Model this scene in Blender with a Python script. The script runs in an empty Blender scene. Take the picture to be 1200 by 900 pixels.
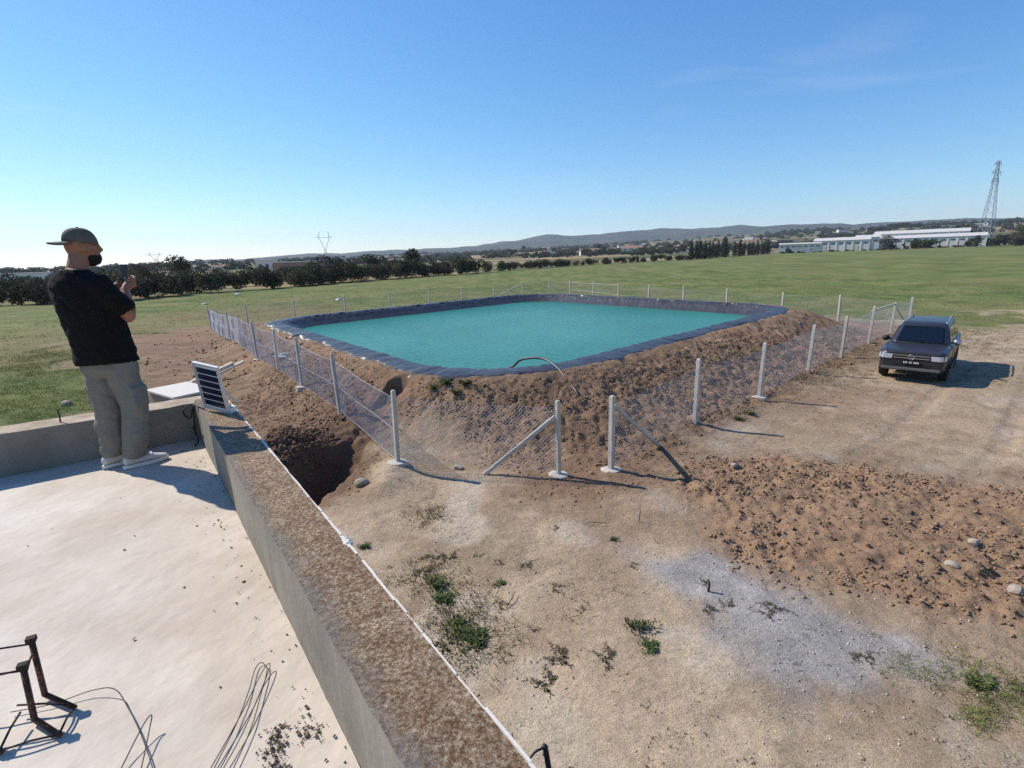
import bpy, bmesh, math, random
import numpy as np
from mathutils import Vector, Matrix
random.seed(7)
rng = np.random.default_rng(7)
PI = math.pi
sc = bpy.context.scene
col = sc.collection
# ------------------------------------------------------------------ camera
CAMZ = 4.2
cam_d = bpy.data.cameras.new('camera')
cam = bpy.data.objects.new('camera', cam_d); col.objects.link(cam)
cam_d.sensor_fit = 'HORIZONTAL'; cam_d.sensor_width = 36; cam_d.lens = 36 * 610 / 1200
cam_d.clip_start = .05; cam_d.clip_end = 30000
_p = math.atan(150 / 610); _r = math.radians(1.8)
_f = Vector((0, math.cos(_p), -math.sin(_p))); _x = Vector((1, 0, 0)); _u = _x.cross(_f)
_rt = _x * math.cos(_r) - _u * math.sin(_r); _up = _x * math.sin(_r) + _u * math.cos(_r)
m3 = Matrix((_rt, _up, -_f)).transposed()
cam.matrix_world = Matrix.Translation((0, 0, CAMZ)) @ m3.to_4x4()
sc.camera = cam
# ------------------------------------------------------------------ light
SUN_EL = 42.0
SUN_TO = Vector((-.90, .43, 0)).normalized()          # horizontal direction towards the sun
world = bpy.data.worlds.new('World'); sc.world = world; world.use_nodes = True
wn = world.node_tree.nodes; wl = world.node_tree.links; wn.clear()
sky = wn.new('ShaderNodeTexSky'); sky.sky_type = 'NISHITA'; sky.sun_disc = False
sky.sun_elevation = math.radians(SUN_EL)
sky.sun_rotation = math.atan2(SUN_TO.x, SUN_TO.y)
sky.altitude = 200; sky.air_density = 1.0; sky.dust_density = .05; sky.ozone_density = 4.0
bg = wn.new('ShaderNodeBackground'); bg.inputs[1].default_value = .11
wo = wn.new('ShaderNodeOutputWorld')
SKY_K = .125
bg.inputs[1].default_value = .125
sx = wn.new('ShaderNodeSeparateColor'); cx = wn.new('ShaderNodeCombineColor'); wl.new(sky.outputs[0], sx.inputs[0])
for i_, pw_, gain in ((0, 1.32, 1.0), (1, 1.04, 1.0), (2, .70, 1.0)):        # clear-air colour grade of the whole sky
    a_ = wn.new('ShaderNodeMath'); a_.operation = 'MULTIPLY'; a_.inputs[1].default_value = SKY_K; wl.new(sx.outputs[i_], a_.inputs[0])
    b_ = wn.new('ShaderNodeMath'); b_.operation = 'POWER'; b_.inputs[1].default_value = pw_; wl.new(a_.outputs[0], b_.inputs[0])
    c_ = wn.new('ShaderNodeMath'); c_.operation = 'MULTIPLY'; c_.inputs[1].default_value = gain / SKY_K; wl.new(b_.outputs[0], c_.inputs[0]); wl.new(c_.outputs[0], cx.inputs[i_])
wtc = wn.new('ShaderNodeTexCoord'); wmp = wn.new('ShaderNodeMapping'); wmp.inputs['Scale'].default_value = (1.6, 1.6, 7); wl.new(wtc.outputs['Generated'], wmp.inputs[0])
wno = wn.new('ShaderNodeTexNoise'); wno.inputs['Scale'].default_value = 1.7; wno.inputs['Detail'].default_value = 7; wno.inputs['Distortion'].default_value = .6; wl.new(wmp.outputs[0], wno.inputs['Vector'])
wmr = wn.new('ShaderNodeMapRange'); wmr.inputs['From Min'].default_value = .56; wmr.inputs['From Max'].default_value = .82; wmr.inputs['To Max'].default_value = .13; wl.new(wno.outputs['Fac'], wmr.inputs['Value'])
wmx = wn.new('ShaderNodeMixRGB'); wmx.inputs[2].default_value = (6.2, 6.8, 7.4, 1); wl.new(wmr.outputs[0], wmx.inputs[0]); wl.new(cx.outputs[0], wmx.inputs[1])   # thin cirrus
wl.new(wmx.outputs[0], bg.inputs[0]); wl.new(bg.outputs[0], wo.inputs[0])
sun_d = bpy.data.lights.new('sun', 'SUN'); sun_d.energy = 5.0; sun_d.angle = math.radians(.53); sun_d.color = (1, .95, .87)
sun = bpy.data.objects.new('sun', sun_d); col.objects.link(sun)
_to = SUN_TO * math.cos(math.radians(SUN_EL)) + Vector((0, 0, math.sin(math.radians(SUN_EL))))
sun.rotation_euler = _to.to_track_quat('Z', 'Y').to_euler()
vs = sc.view_settings
vs.view_transform = 'Standard'; vs.look = 'None'; vs.exposure = 0.2; vs.gamma = 1.0; vs.use_curve_mapping = False
sc.render.engine = 'CYCLES'
sc.cycles.use_denoising = False
sc.cycles.sample_clamp_indirect = 2.0; sc.cycles.sample_clamp_direct = 2.5; sc.cycles.caustics_reflective = False; sc.cycles.caustics_refractive = False; sc.cycles.max_bounces = 6; sc.cycles.transparent_max_bounces = 8
# ------------------------------------------------------------------ helpers
def lin(r, g, b, k=1.0):
    f = lambda c: (c / 255 / 12.92 if c / 255 <= .04045 else ((c / 255 + .055) / 1.055) ** 2.4)
    return (f(r) * k, f(g) * k, f(b) * k)
def mat(name, c, rough=.8, var=.2, scale=8, bump=.3, bscale=None, metal=0, c2=None, spec=.4, rand=0, dist=.01, detail=6, trans=0):
    m = bpy.data.materials.new(name); m.use_nodes = True
    nt = m.node_tree; n = nt.nodes; l = nt.links; b = n['Principled BSDF']
    b.inputs['Roughness'].default_value = rough; b.inputs['Metallic'].default_value = metal
    b.inputs['Specular IOR Level'].default_value = spec
    tc = n.new('ShaderNodeTexCoord')
    no = n.new('ShaderNodeTexNoise'); no.inputs['Scale'].default_value = scale; no.inputs['Detail'].default_value = detail; no.inputs['Roughness'].default_value = .65
    l.new(tc.outputs['Object'], no.inputs['Vector'])
    rp = n.new('ShaderNodeValToRGB'); rp.color_ramp.elements[0].position = .3; rp.color_ramp.elements[1].position = .7
    a = tuple(max(0, v * (1 - var)) for v in c); d = c2 if c2 else tuple(min(1, v * (1 + var)) for v in c)
    rp.color_ramp.elements[0].color = (*a, 1); rp.color_ramp.elements[1].color = (*d, 1)
    l.new(no.outputs['Fac'], rp.inputs[0]); out = rp.outputs[0]
    if rand:
        oi = n.new('ShaderNodeObjectInfo'); mr = n.new('ShaderNodeMapRange')
        mr.inputs['To Min'].default_value = 1 - rand; mr.inputs['To Max'].default_value = 1 + rand
        l.new(oi.outputs['Random'], mr.inputs['Value'])
        hs = n.new('ShaderNodeHueSaturation'); l.new(mr.outputs[0], hs.inputs['Value']); l.new(out, hs.inputs['Color'])
        mr2 = n.new('ShaderNodeMapRange'); mr2.inputs['To Min'].default_value = .47; mr2.inputs['To Max'].default_value = .52
        mm = n.new('ShaderNodeMath'); mm.operation = 'FRACT'; mx = n.new('ShaderNodeMath'); mx.operation = 'MULTIPLY'; mx.inputs[1].default_value = 7.3
        l.new(oi.outputs['Random'], mx.inputs[0]); l.new(mx.outputs[0], mm.inputs[0]); l.new(mm.outputs[0], mr2.inputs['Value']); l.new(mr2.outputs[0], hs.inputs['Hue'])
        out = hs.outputs[0]
    l.new(out, b.inputs['Base Color'])
    if bump:
        nb = n.new('ShaderNodeTexNoise'); nb.inputs['Scale'].default_value = bscale or scale * 3; nb.inputs['Detail'].default_value = 5
        l.new(tc.outputs['Object'], nb.inputs['Vector'])
        bp = n.new('ShaderNodeBump'); bp.inputs['Strength'].default_value = bump; bp.inputs['Distance'].default_value = dist
        l.new(nb.outputs['Fac'], bp.inputs['Height']); l.new(bp.outputs[0], b.inputs['Normal'])
    if trans:
        b.inputs['Transmission Weight'].default_value = 0
        tr = n.new('ShaderNodeBsdfTranslucent'); l.new(out, tr.inputs[0])
        mxs = n.new('ShaderNodeMixShader'); mxs.inputs[0].default_value = trans
        l.new(b.outputs[0], mxs.inputs[1]); l.new(tr.outputs[0], mxs.inputs[2]); l.new(mxs.outputs[0], n['Material Output'].inputs[0])
    return m
class MB:
    """collects simple shapes, then links them as one mesh object"""
    def __init__(s): s.v = []; s.f = []
    def add(s, vs_, fs_):
        o = len(s.v); s.v += [tuple(p) for p in vs_]; s.f += [tuple(i + o for i in f) for f in fs_]; return s
    def box(s, c, d, rot=None, taper=1.0):
        x, y, z = d[0] / 2, d[1] / 2, d[2] / 2; P = []
        for k in (-1, 1):
            t = taper if k > 0 else 1
            for a, b in ((-1, -1), (1, -1), (1, 1), (-1, 1)): P.append(Vector((a * x * t, b * y * t, k * z)))
        if rot is not None: P = [rot @ p for p in P]
        c = Vector(c); P = [p + c for p in P]
        return s.add(P, [(3, 2, 1, 0), (4, 5, 6, 7), (0, 1, 5, 4), (1, 2, 6, 5), (2, 3, 7, 6), (3, 0, 4, 7)])
    def tube(s, pts, rad, n=8, cap=True):
        pts = [Vector(p) for p in pts]; rad = rad if isinstance(rad, (list, tuple)) else [rad] * len(pts)
        V = []; prev = None
        for i, p in enumerate(pts):
            t = (pts[min(i + 1, len(pts) - 1)] - pts[max(i - 1, 0)]).normalized()
            a = (prev - t * prev.dot(t)) if prev is not None else (Vector((0, 0, 1)) if abs(t.z) < .9 else Vector((1, 0, 0)))
            a = (a - t * a.dot(t)).normalized(); prev = a; b = t.cross(a)
            for k in range(n):
                q = 2 * PI * k / n; V.append(p + (a * math.cos(q) + b * math.sin(q)) * rad[i])
        F = []
        for i in range(len(pts) - 1):
            for k in range(n):
                F.append((i * n + k, i * n + (k + 1) % n, (i + 1) * n + (k + 1) % n, (i + 1) * n + k))
        if cap: F += [tuple(range(n))[::-1], tuple((len(pts) - 1) * n + k for k in range(n))]
        return s.add(V, F)
    def bar(s, a, b, w, d=None, upv=(0, 0, 1)):
        a = Vector(a); b = Vector(b); t = (b - a); L = t.length; t.normalize(); upv = Vector(upv)
        if abs(t.dot(upv)) > .97: upv = Vector((1, 0, 0))
        x = t.cross(upv).normalized(); y = x.cross(t); R = Matrix((x, y, t)).transposed()
        return s.box((a + b) / 2, (w, d or w, L), R)
    def rings(s, R, cap=True):
        n = len(R[0]); V = [p for r in R for p in r]; F = []
        for i in range(len(R) - 1):
            for k in range(n): F.append((i * n + k, i * n + (k + 1) % n, (i + 1) * n + (k + 1) % n, (i + 1) * n + k))
        if cap: F += [tuple(range(n))[::-1], tuple((len(R) - 1) * n + k for k in range(n))]
        return s.add(V, F)
    def ball(s, c, r, n=10, m=7, rot=None):
        r = (r, r, r) if not isinstance(r, (tuple, list)) else r; R = []
        for i in range(m + 1):
            t = PI * (i + .02) / (m + .04); ring = []
            for k in range(n):
                q = 2 * PI * k / n; p = Vector((r[0] * math.sin(t) * math.cos(q), r[1] * math.sin(t) * math.sin(q), -r[2] * math.cos(t)))
                ring.append((rot @ p if rot is not None else p) + Vector(c))
            R.append(ring)
        return s.rings(R)
    def quad(s, a, b, c, d): return s.add([a, b, c, d], [(0, 1, 2, 3)])
    def mesh(s, name, m=None, smooth=False):
        me = bpy.data.meshes.new(name); me.from_pydata(s.v, [], s.f)
        if smooth: me.polygons.foreach_set('use_smooth', [True] * len(me.polygons))
        if m: me.materials.append(m)
        me.update(); return me
    def build(s, name, m, parent=None, smooth=False, bevel=0, seg=2):
        me = s.mesh(name, m, smooth)
        if bevel:
            bm = bmesh.new(); bm.from_mesh(me)
            es = [e for e in bm.edges if len(e.link_faces) == 2 and e.calc_face_angle(0) > .5]
            bmesh.ops.bevel(bm, geom=es, offset=bevel, segments=seg, affect='EDGES', profile=.6)
            bm.to_mesh(me); bm.free()
        return link(name, me, parent)
def link(name, me, parent=None):
    o = bpy.data.objects.new(name, me); col.objects.link(o)
    if parent: o.parent = parent
    return o
def tag(o, label=None, cat=None, group=None, kind=None):
    if label: o['label'] = label
    if cat: o['category'] = cat
    if group: o['group'] = group
    if kind: o['kind'] = kind
    return o
def empty(name, loc=(0, 0, 0), rz=0):
    o = bpy.data.objects.new(name, None); col.objects.link(o); o.location = loc; o.rotation_euler = (0, 0, rz); o.empty_display_size = .2; return o
def copy_tree(o, parent=None):
    c = o.copy(); col.objects.link(c); c.parent = parent
    for ch in list(o.children): copy_tree(ch, c)
    return c
def np_mesh(name, V, F, m, smooth=False, n=None):
    """V (N,3), F (M,k) numpy"""
    me = bpy.data.meshes.new(name); k = F.shape[1]
    me.vertices.add(len(V)); me.vertices.foreach_set('co', V.astype(np.float32).ravel())
    me.loops.add(F.size); me.loops.foreach_set('vertex_index', F.astype(np.int32).ravel())
    me.polygons.add(len(F)); me.polygons.foreach_set('loop_start', np.arange(0, F.size, k, dtype=np.int32))
    if smooth: me.polygons.foreach_set('use_smooth', np.ones(len(F), bool))
    if m: me.materials.append(m)
    me.update(calc_edges=True); return me
# ---- numpy noise
def _h(ix, iy, s):
    n = (ix.astype(np.int64) * 374761393 + iy.astype(np.int64) * 668265263 + s * 1442695041) & 0x7fffffff
    n = (n ^ (n >> 13)) * 1274126177 & 0x7fffffff
    return ((n ^ (n >> 16)) & 0xffff) / 65535.0
def vnoise(x, y, s=0):
    x0 = np.floor(x); y0 = np.floor(y); fx = x - x0; fy = y - y0
    fx = fx * fx * fx * (fx * (fx * 6 - 15) + 10); fy = fy * fy * fy * (fy * (fy * 6 - 15) + 10)
    a = _h(x0, y0, s); b = _h(x0 + 1, y0, s); c = _h(x0, y0 + 1, s); d = _h(x0 + 1, y0 + 1, s)
    return (a + (b - a) * fx) * (1 - fy) + (c + (d - c) * fx) * fy
def fbm(x, y, s=0, o=4, g=.5):
    t = 0; a = 1; A = 0
    for i in range(o):
        t = t + a * vnoise(x * 2 ** i + 17.3 * i, y * 2 ** i - 9.1 * i, s + i); A += a; a *= g
    return t / A
def worley(x, y, s=0):
    x0 = np.floor(x); y0 = np.floor(y); d = np.full(np.shape(x), 9.0)
    for i in (-1, 0, 1):
        for j in (-1, 0, 1):
            px = x0 + i + _h(x0 + i, y0 + j, s); py = y0 + j + _h(x0 + i, y0 + j, s + 5)
            d = np.minimum(d, (x - px) ** 2 + (y - py) ** 2)
    return np.sqrt(d)
def sstep(a, b, x):
    t = np.clip((x - a) / (b - a), 0, 1); return t * t * (3 - 2 * t)
def poly_sd(P, x, y):
    """signed distance to a convex counter-clockwise polygon"""
    d = np.full(np.shape(x), 1e9); hp = np.full(np.shape(x), -1e9); n = len(P)
    for i in range(n):
        ax, ay = P[i]; bx, by = P[(i + 1) % n]; ex, ey = bx - ax, by - ay; L2 = ex * ex + ey * ey
        t = np.clip(((x - ax) * ex + (y - ay) * ey) / L2, 0, 1)
        d = np.minimum(d, np.hypot(x - ax - t * ex, y - ay - t * ey))
        hp = np.maximum(hp, ((x - ax) * ey - (y - ay) * ex) / math.sqrt(L2))
    return np.where(hp > 0, d, -d)
def line_d(L, x, y):
    d = np.full(np.shape(x), 1e9)
    for (ax, ay), (bx, by) in zip(L[:-1], L[1:]):
        ex, ey = bx - ax, by - ay; t = np.clip(((x - ax) * ex + (y - ay) * ey) / (ex * ex + ey * ey), 0, 1)
        d = np.minimum(d, np.hypot(x - ax - t * ex, y - ay - t * ey))
    return d
# ------------------------------------------------------------------ pond outline and terrain
POND = [(-.7, 13.5), (13.9, 27.6), (2.2, 42.6), (-12.4, 28.9)]
PR = 3.2
def shrink(P, r):
    out = []; n = len(P)
    for i in range(n):
        a = Vector(P[i - 1]); b = Vector(P[i]); c = Vector(P[(i + 1) % n])
        u = (a - b).normalized(); w = (c - b).normalized(); h = (u + w).normalized(); s = math.sqrt((1 - u.dot(w)) / 2)
        out.append(tuple(b + h * r / s))
    return out
def grow_corner(P, k):
    c = Vector((sum(p[0] for p in P) / 4, sum(p[1] for p in P) / 4))
    return [tuple(Vector(p) + (Vector(p) - c).normalized() * k) for p in P]
PCORE = shrink(grow_corner(POND, .9), PR)
def pond_sd(x, y): return poly_sd(PCORE, x, y) - PR
FENCE_Q = [(1.2, 9.2), (20.8, 26.6), (3.8, 56.5), (-20.6, 36.2)]
TRENCH = [(-4.25, 7.2), (-3.95, 9.4), (-3.85, 10.9), (-3.6, 12.6), (-3.2, 13.7)]
CLODS_R = [(3.19, 9.4), (3.3, 7.0), (3.9, 5.7), (5.0, 5.0), (5.6, 4.3), (10.5, 4.3), (10.2, 7.2), (6.9, 9.4), (5.4, 10.5)]
CLODS_R = CLODS_R[:]
GRAVEL = [(1.6, 6.6), (2.1, 4.9), (2.9, 4.3), (4.6, 4.2), (4.5, 5.0), (3.5, 6.0), (2.75, 6.9)]
ROOF_N = Vector((.809, .588)); ROOF_D = Vector((-.588, .809))
def rd(x, y): return x * ROOF_D.x + y * ROOF_D.y
def rn(x, y): return x * ROOF_N.x + y * ROOF_N.y
def masks(x, y):
    w1 = fbm(x * .35, y * .35, 3) - .5; w2 = fbm(x * 1.3, y * 1.3, 11) - .5
    sd = pond_sd(x, y); fs = poly_sd(FENCE_Q, x, y)
    leftside = sstep(2, -4, x + .0 * y) * sstep(40, 30, y)
    # bare ground round the fence, wider on the left strip and on the car's side
    right = sstep(1, 6, (x - 1.2) * .66 - (y - 9.2) * .75)
    margin = .6 + 6.0 * leftside + right * 6.0
    bare = np.maximum(sstep(1.2, -1.2, fs - margin + w1 * 6.0 + w2 * 2.5), sstep(-2.2, 2.2, (24.5 - y) + .16 * (x - 10) + w1 * 20 + w2 * 11) * sstep(-6.5, -5.0, x + .62 * (y - 9) + w1 * 3))
    grass = 1 - bare
    brown_in = sstep(1.2, -.6, fs + w1 * 3)
    left_soil = sstep(-2.6, -4.0, x + w1 * 2 + w2) * sstep(7.4, 8.6, y + w1)
    cl = sstep(.5, -.4, poly_sd(CLODS_R, x, y) + w1 * 1.8 + w2 * .8)
    strip = sstep(1.6, .2, fs + w1 * 2.2 + w2 * 1.2) 
    spread = sstep(1.5, -.7, poly_sd(CLODS_R, x, y) + w1 * 3.0 + w2 * 1.6) * .85
    spread2 = sstep(2.6, .4, fs + w1 * 5.0 + w2 * 2.0) * sstep(0, 3, x) * .6
    brown = np.clip(np.maximum.reduce([brown_in, left_soil, cl, strip * .9, spread, spread2]), 0, 1) * bare
    grav = sstep(.35, -.35, poly_sd(GRAVEL, x, y) + .3 + w1 * 1.0 + w2 * .9)
    grav = grav * (1 - .75 * cl)
    return grass, brown, grav, cl, sd, fs, w1, w2
def el_mid(az):
    return np.interp(az, [-60, -40, -20, 0, 10, 20, 30, 60], [0, .002, .006, .010, .014, .021, .025, .024])
def height(x, y, fine=True):
    x = np.asarray(x, float); y = np.asarray(y, float)
    grass, brown, grav, cl, sd, fs, w1, w2 = masks(x, y)
    z = (fbm(x * .25, y * .25, 21) - .5) * .12 + (fbm(x * 1.1, y * 1.1, 22) - .5) * .05
    # far land rises gently towards the hills
    r = np.hypot(x, y); az = np.degrees(np.arctan2(x, np.maximum(y, 1e-3)))
    z = z + el_mid(az) * 2300 * sstep(330, 2400, r) + (fbm(x * .006, y * .006, 31) - .5) * 14 * sstep(380, 900, r)
    # berm
    foot = 3.5 + 1.1 * sstep(-1, 4, x - .2 * y + 3)
    top = 1.17 + (fbm(x * .5, y * .5, 41) - .5) * .22 * sstep(.2, 1.2, sd)
    g = np.clip((sd - .55) / (foot - .55 + w1 * 1.2), 0, 1); g = 1 - (g * g * (3 - 2 * g)) * .75 - .25 * g
    far = sstep(26, 40, y)
    z = np.where(sd > -.2, z * (1 - g) + g * (top - .05 * far), z)
    inner = 1.15 + np.minimum(0, sd) * .62 - .14
    z = np.where(sd < -.2, np.maximum(inner, -.9), z)
    z = np.where((sd >= -.2) & (sd < .8), np.minimum(z, 1.15 - .07 + .12 * sstep(.35, .8, sd) * (fbm(x * 2, y * 2, 43) - .3)), z)
    # soil texture
    soil = brown * sstep(.3, .9, sd)
    if fine:
        slope = sstep(.7, 1.6, sd) * sstep(foot + .6, foot - .8, sd)
        a = np.clip(.35 + slope * .9 + cl * .75, 0, 1.4) * soil
        near = sstep(60, 26, y)
        wl_ = 1 - np.clip(worley(x * 3.1 + w2 * 1.5, y * 3.1 + w1, 51), 0, 1)
        wf = 1 - np.clip(worley(x * 7.5 + w2, y * 7.5, 61), 0, 1)
        z = z + near * a * ((wl_ - .5) * .07 + (wf - .5) * .07 + (fbm(x * 2.6, y * 2.6, 71, 5, .6) - .5) * .16)
        z = z + sstep(40, 20, r) * (1 - soil) * bare_amp(x, y, grass) * (sd > .4)
        # tyre tracks on the dry ground beside the car
        tr = np.minimum(line_d([(4.5, 8.2), (8.5, 11.0), (13.3, 15.4), (21, 22)], x, y), line_d([(5.9, 7.1), (9.8, 9.8), (14.6, 14.2), (22, 21)], x, y))
        z = z - .035 * sstep(.28, .08, tr) * (1 - grass) * sstep(1, 2, fs)
    # spoil heap beside the trench
    ux = (x + 4.95 + .12 * (y - 10.5)); z = z + .62 * np.exp(-(ux / .62) ** 2 - ((y - 10.6) / 1.5) ** 2) * (1 + w2 * .8)
    z = z + .3 * np.exp(-((x + 2.55) / .5) ** 2 - ((y - 9.6) / 1.4) ** 2) * (.6 + w2)
    d = line_d(TRENCH, x, y) + w2 * .3 + w1 * .1
    bot = -.68 + np.clip((y - 10.6) * .42, 0, 1.25)
    cut = bot + np.maximum(0, d - .22) * 2.6 + (fbm(x * 3, y * 3, 77) - .5) * .25
    return np.minimum(z, cut)
def bare_amp(x, y, grass):
    return (fbm(x * 4, y * 4, 81) - .5) * .035 + (1 - np.clip(worley(x * 6, y * 6, 83), 0, 1) - .4) * .012 + grass * (fbm(x * 3, y * 3, 85) - .5) * .06
def hz(x, y): return float(height(np.array([x]), np.array([y]))[0])
def axis(lo, hi, step, far_lo, far_hi, g1, g2, mid):
    a = list(np.arange(lo, hi + 1e-6, step)); s = step; v = hi
    while v < far_hi:
        s = s * (g1 if v < mid else g2); v += s; a.append(v)
    s = step; v = lo; b = []
    while v > far_lo:
        s = s * g2; v -= s; b.append(v)
    return np.array(b[::-1] + a)
gx = axis(-8.5, 12.5, .05, -5500, 5500, 1.03, 1.075, 45)
gy = axis(3.2, 17.5, .05, -300, 5500, 1.018, 1.075, 62)
X, Y = np.meshgrid(gx, gy)
Z = height(X, Y)
grass, brown, grav, cl, sd, fs, w1, w2 = masks(X, Y)
def c3(*c): return np.array(lin(*c))[None, None, :]
def mixc(A, B, t): return A + (B - A) * t[..., None]
n1 = fbm(X * .8, Y * .8, 101); n2 = fbm(X * 3.1, Y * 3.1, 103); n3 = fbm(X * .05, Y * .09, 105)
C = mixc(c3(167, 144, 117), c3(199, 176, 147), np.clip(n1 * 1.8 - .4, 0, 1))
pinkish = sstep(.55, .75, fbm(X * .7, Y * .7, 107)); C = mixc(C, c3(172, 148, 126), pinkish * .6)
soilc = mixc(c3(112, 90, 70), c3(150, 122, 97), np.clip(n2 * 1.7 - .35, 0, 1))
soilc = mixc(soilc, c3(138, 107, 83), sstep(.5, .75, fbm(X * .45, Y * .45, 109)) * .7)
wet = np.exp(-((X + 4.6) / 1.3) ** 2 - ((Y - 10.6) / 2.2) ** 2); soilc = mixc(soilc, c3(104, 80, 62), np.clip(wet * 1.3, 0, 1))
soilc = mixc(soilc, c3(158, 128, 101), np.clip(cl, 0, 1) * .8)
mott = sstep(.52, .66, fbm(X * 1.7, Y * 1.7, 131, 5)) * sstep(.4, .6, fbm(X * .4, Y * .4, 133)); C = mixc(C, c3(138, 116, 94), mott * .5)
chalk = sstep(.56, .7, fbm(X * 1.1 + 9, Y * 1.1, 135, 5)); C = mixc(C, c3(208, 194, 174), chalk * .4)
C = mixc(C, c3(150, 127, 101), sstep(8.5, 11, Y) * (.2 + .45 * sstep(.35, .65, n1)))
C = mixc(C, soilc, brown)
C = mixc(C, mixc(c3(150, 143, 137), c3(176, 169, 162), np.clip(n2 * 1.6 - .3, 0, 1)), grav)
gr = mixc(c3(80, 93, 47), c3(113, 120, 66), np.clip(n1 * 1.8 - .4, 0, 1))
gr = mixc(gr, c3(116, 110, 70), sstep(.5, .72, fbm(X * .12, Y * .2, 113)) * .55)
# brownish patch of trampled field left of the fence, and the dry far field
gr = mixc(gr, c3(132, 112, 78), sstep(.0, .5, 1 - np.hypot((X + 24) / 14, (Y - 38) / 22)) * (.35 + .5 * n1))
gr = mixc(gr, c3(134, 124, 80), sstep(.5, .68, fbm(X * .3 + 4, Y * .3, 117, 5)) * .4)
C = mixc(C, gr, grass)
# land beyond the hedges: strips of straw-coloured and ploughed fields
R_ = np.hypot(X, Y); HED = [(-66, 68), (-53, 69), (-42, 88), (-34, 109), (-8, 143), (42, 211), (78, 238), (123, 303), (176, 361), (420, 370)]
hx = [p[0] for p in HED]; hy = [p[1] for p in HED]
beyond = sstep(0, 10, Y - np.interp(X, hx, hy))
strip = fbm(X * .004 + 3, Y * .016, 121)
fc = mixc(c3(150, 128, 92), c3(92, 98, 62), sstep(.42, .52, strip)); fc = mixc(fc, c3(128, 104, 78), sstep(.6, .66, strip)); fc = mixc(fc, c3(76, 84, 54), sstep(.5, .62, fbm(X * .01, Y * .01, 123)) * .8)
fc = mixc(fc, c3(172, 148, 110), sstep(25, 5, np.abs(Y - np.interp(X, hx, hy) - 75)) * sstep(-10, 20, X) * .8)
C = mixc(C, fc, beyond)
me_g = None
V = np.stack([X, Y, Z], -1).reshape(-1, 3); ny, nx = X.shape
idx = np.arange(ny * nx).reshape(ny, nx)
F = np.stack([idx[:-1, :-1], idx[:-1, 1:], idx[1:, 1:], idx[1:, :-1]], -1).reshape(-1, 4)
# leave the sheet open under the building so nothing pokes through its rooms
def ground_mat():
    m = bpy.data.materials.new('ground'); m.use_nodes = True; nt = m.node_tree; n = nt.nodes; l = nt.links; b = n['Principled BSDF']
    b.inputs['Roughness'].default_value = .95; b.inputs['Specular IOR Level'].default_value = .15
    at = n.new('ShaderNodeAttribute'); at.attribute_name = 'soil'
    geo = n.new('ShaderNodeNewGeometry')
    def noise(s, d=8, r=.7):
        q = n.new('ShaderNodeTexNoise'); q.inputs['Scale'].default_value = s; q.inputs['Detail'].default_value = d; q.inputs['Roughness'].default_value = r
        l.new(geo.outputs['Position'], q.inputs['Vector']); return q
    def rng_(src, a, bb, lo, hi):
        q = n.new('ShaderNodeMapRange'); q.inputs['From Min'].default_value = a; q.inputs['From Max'].default_value = bb; q.inputs['To Min'].default_value = lo; q.inputs['To Max'].default_value = hi
        l.new(src, q.inputs['Value']); return q.outputs[0]
    def mul(a, bb):
        q = n.new('ShaderNodeMath'); q.operation = 'MULTIPLY'; l.new(a, q.inputs[0]); l.new(bb, q.inputs[1]); return q.outputs[0]
    f = mul(mul(rng_(noise(9).outputs['Fac'], .3, .7, .82, 1.16), rng_(noise(42, 6).outputs['Fac'], .32, .68, .74, 1.24)), rng_(noise(.16, 5).outputs['Fac'], .3, .7, .88, 1.12))
    # pebbles and straw flecks
    vo = n.new('ShaderNodeTexVoronoi'); vo.inputs['Scale'].default_value = 26; l.new(geo.outputs['Position'], vo.inputs['Vector'])
    peb = rng_(vo.outputs['Distance'], .06, .16, 1.35, 1.0); f = mul(f, peb)
    vm = n.new('ShaderNodeVectorMath'); vm.operation = 'SCALE'; l.new(at.outputs['Color'], vm.inputs[0]); l.new(f, vm.inputs['Scale'])
    l.new(vm.outputs[0], b.inputs['Base Color'])
    b1 = n.new('ShaderNodeBump'); b1.inputs['Strength'].default_value = .9; b1.inputs['Distance'].default_value = .05; l.new(noise(14, 8).outputs['Fac'], b1.inputs['Height'])
    b2 = n.new('ShaderNodeBump'); b2.inputs['Strength'].default_value = .8; b2.inputs['Distance'].default_value = .018; l.new(noise(60, 5).outputs['Fac'], b2.inputs['Height']); l.new(b1.outputs[0], b2.inputs['Normal'])
    l.new(b2.outputs[0], b.inputs['Normal']); return m
M_ground = ground_mat()
me = np_mesh('ground', V, F, M_ground, smooth=True)
ca = me.color_attributes.new('soil', 'FLOAT_COLOR', 'POINT')
cc = np.ones((len(V), 4), np.float32); cc[:, :3] = C.reshape(-1, 3); ca.data.foreach_set('color', cc.ravel())
tag(link('ground', me), 'flat farmland of bare soil, dry clay and green field', kind='structure')
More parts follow.
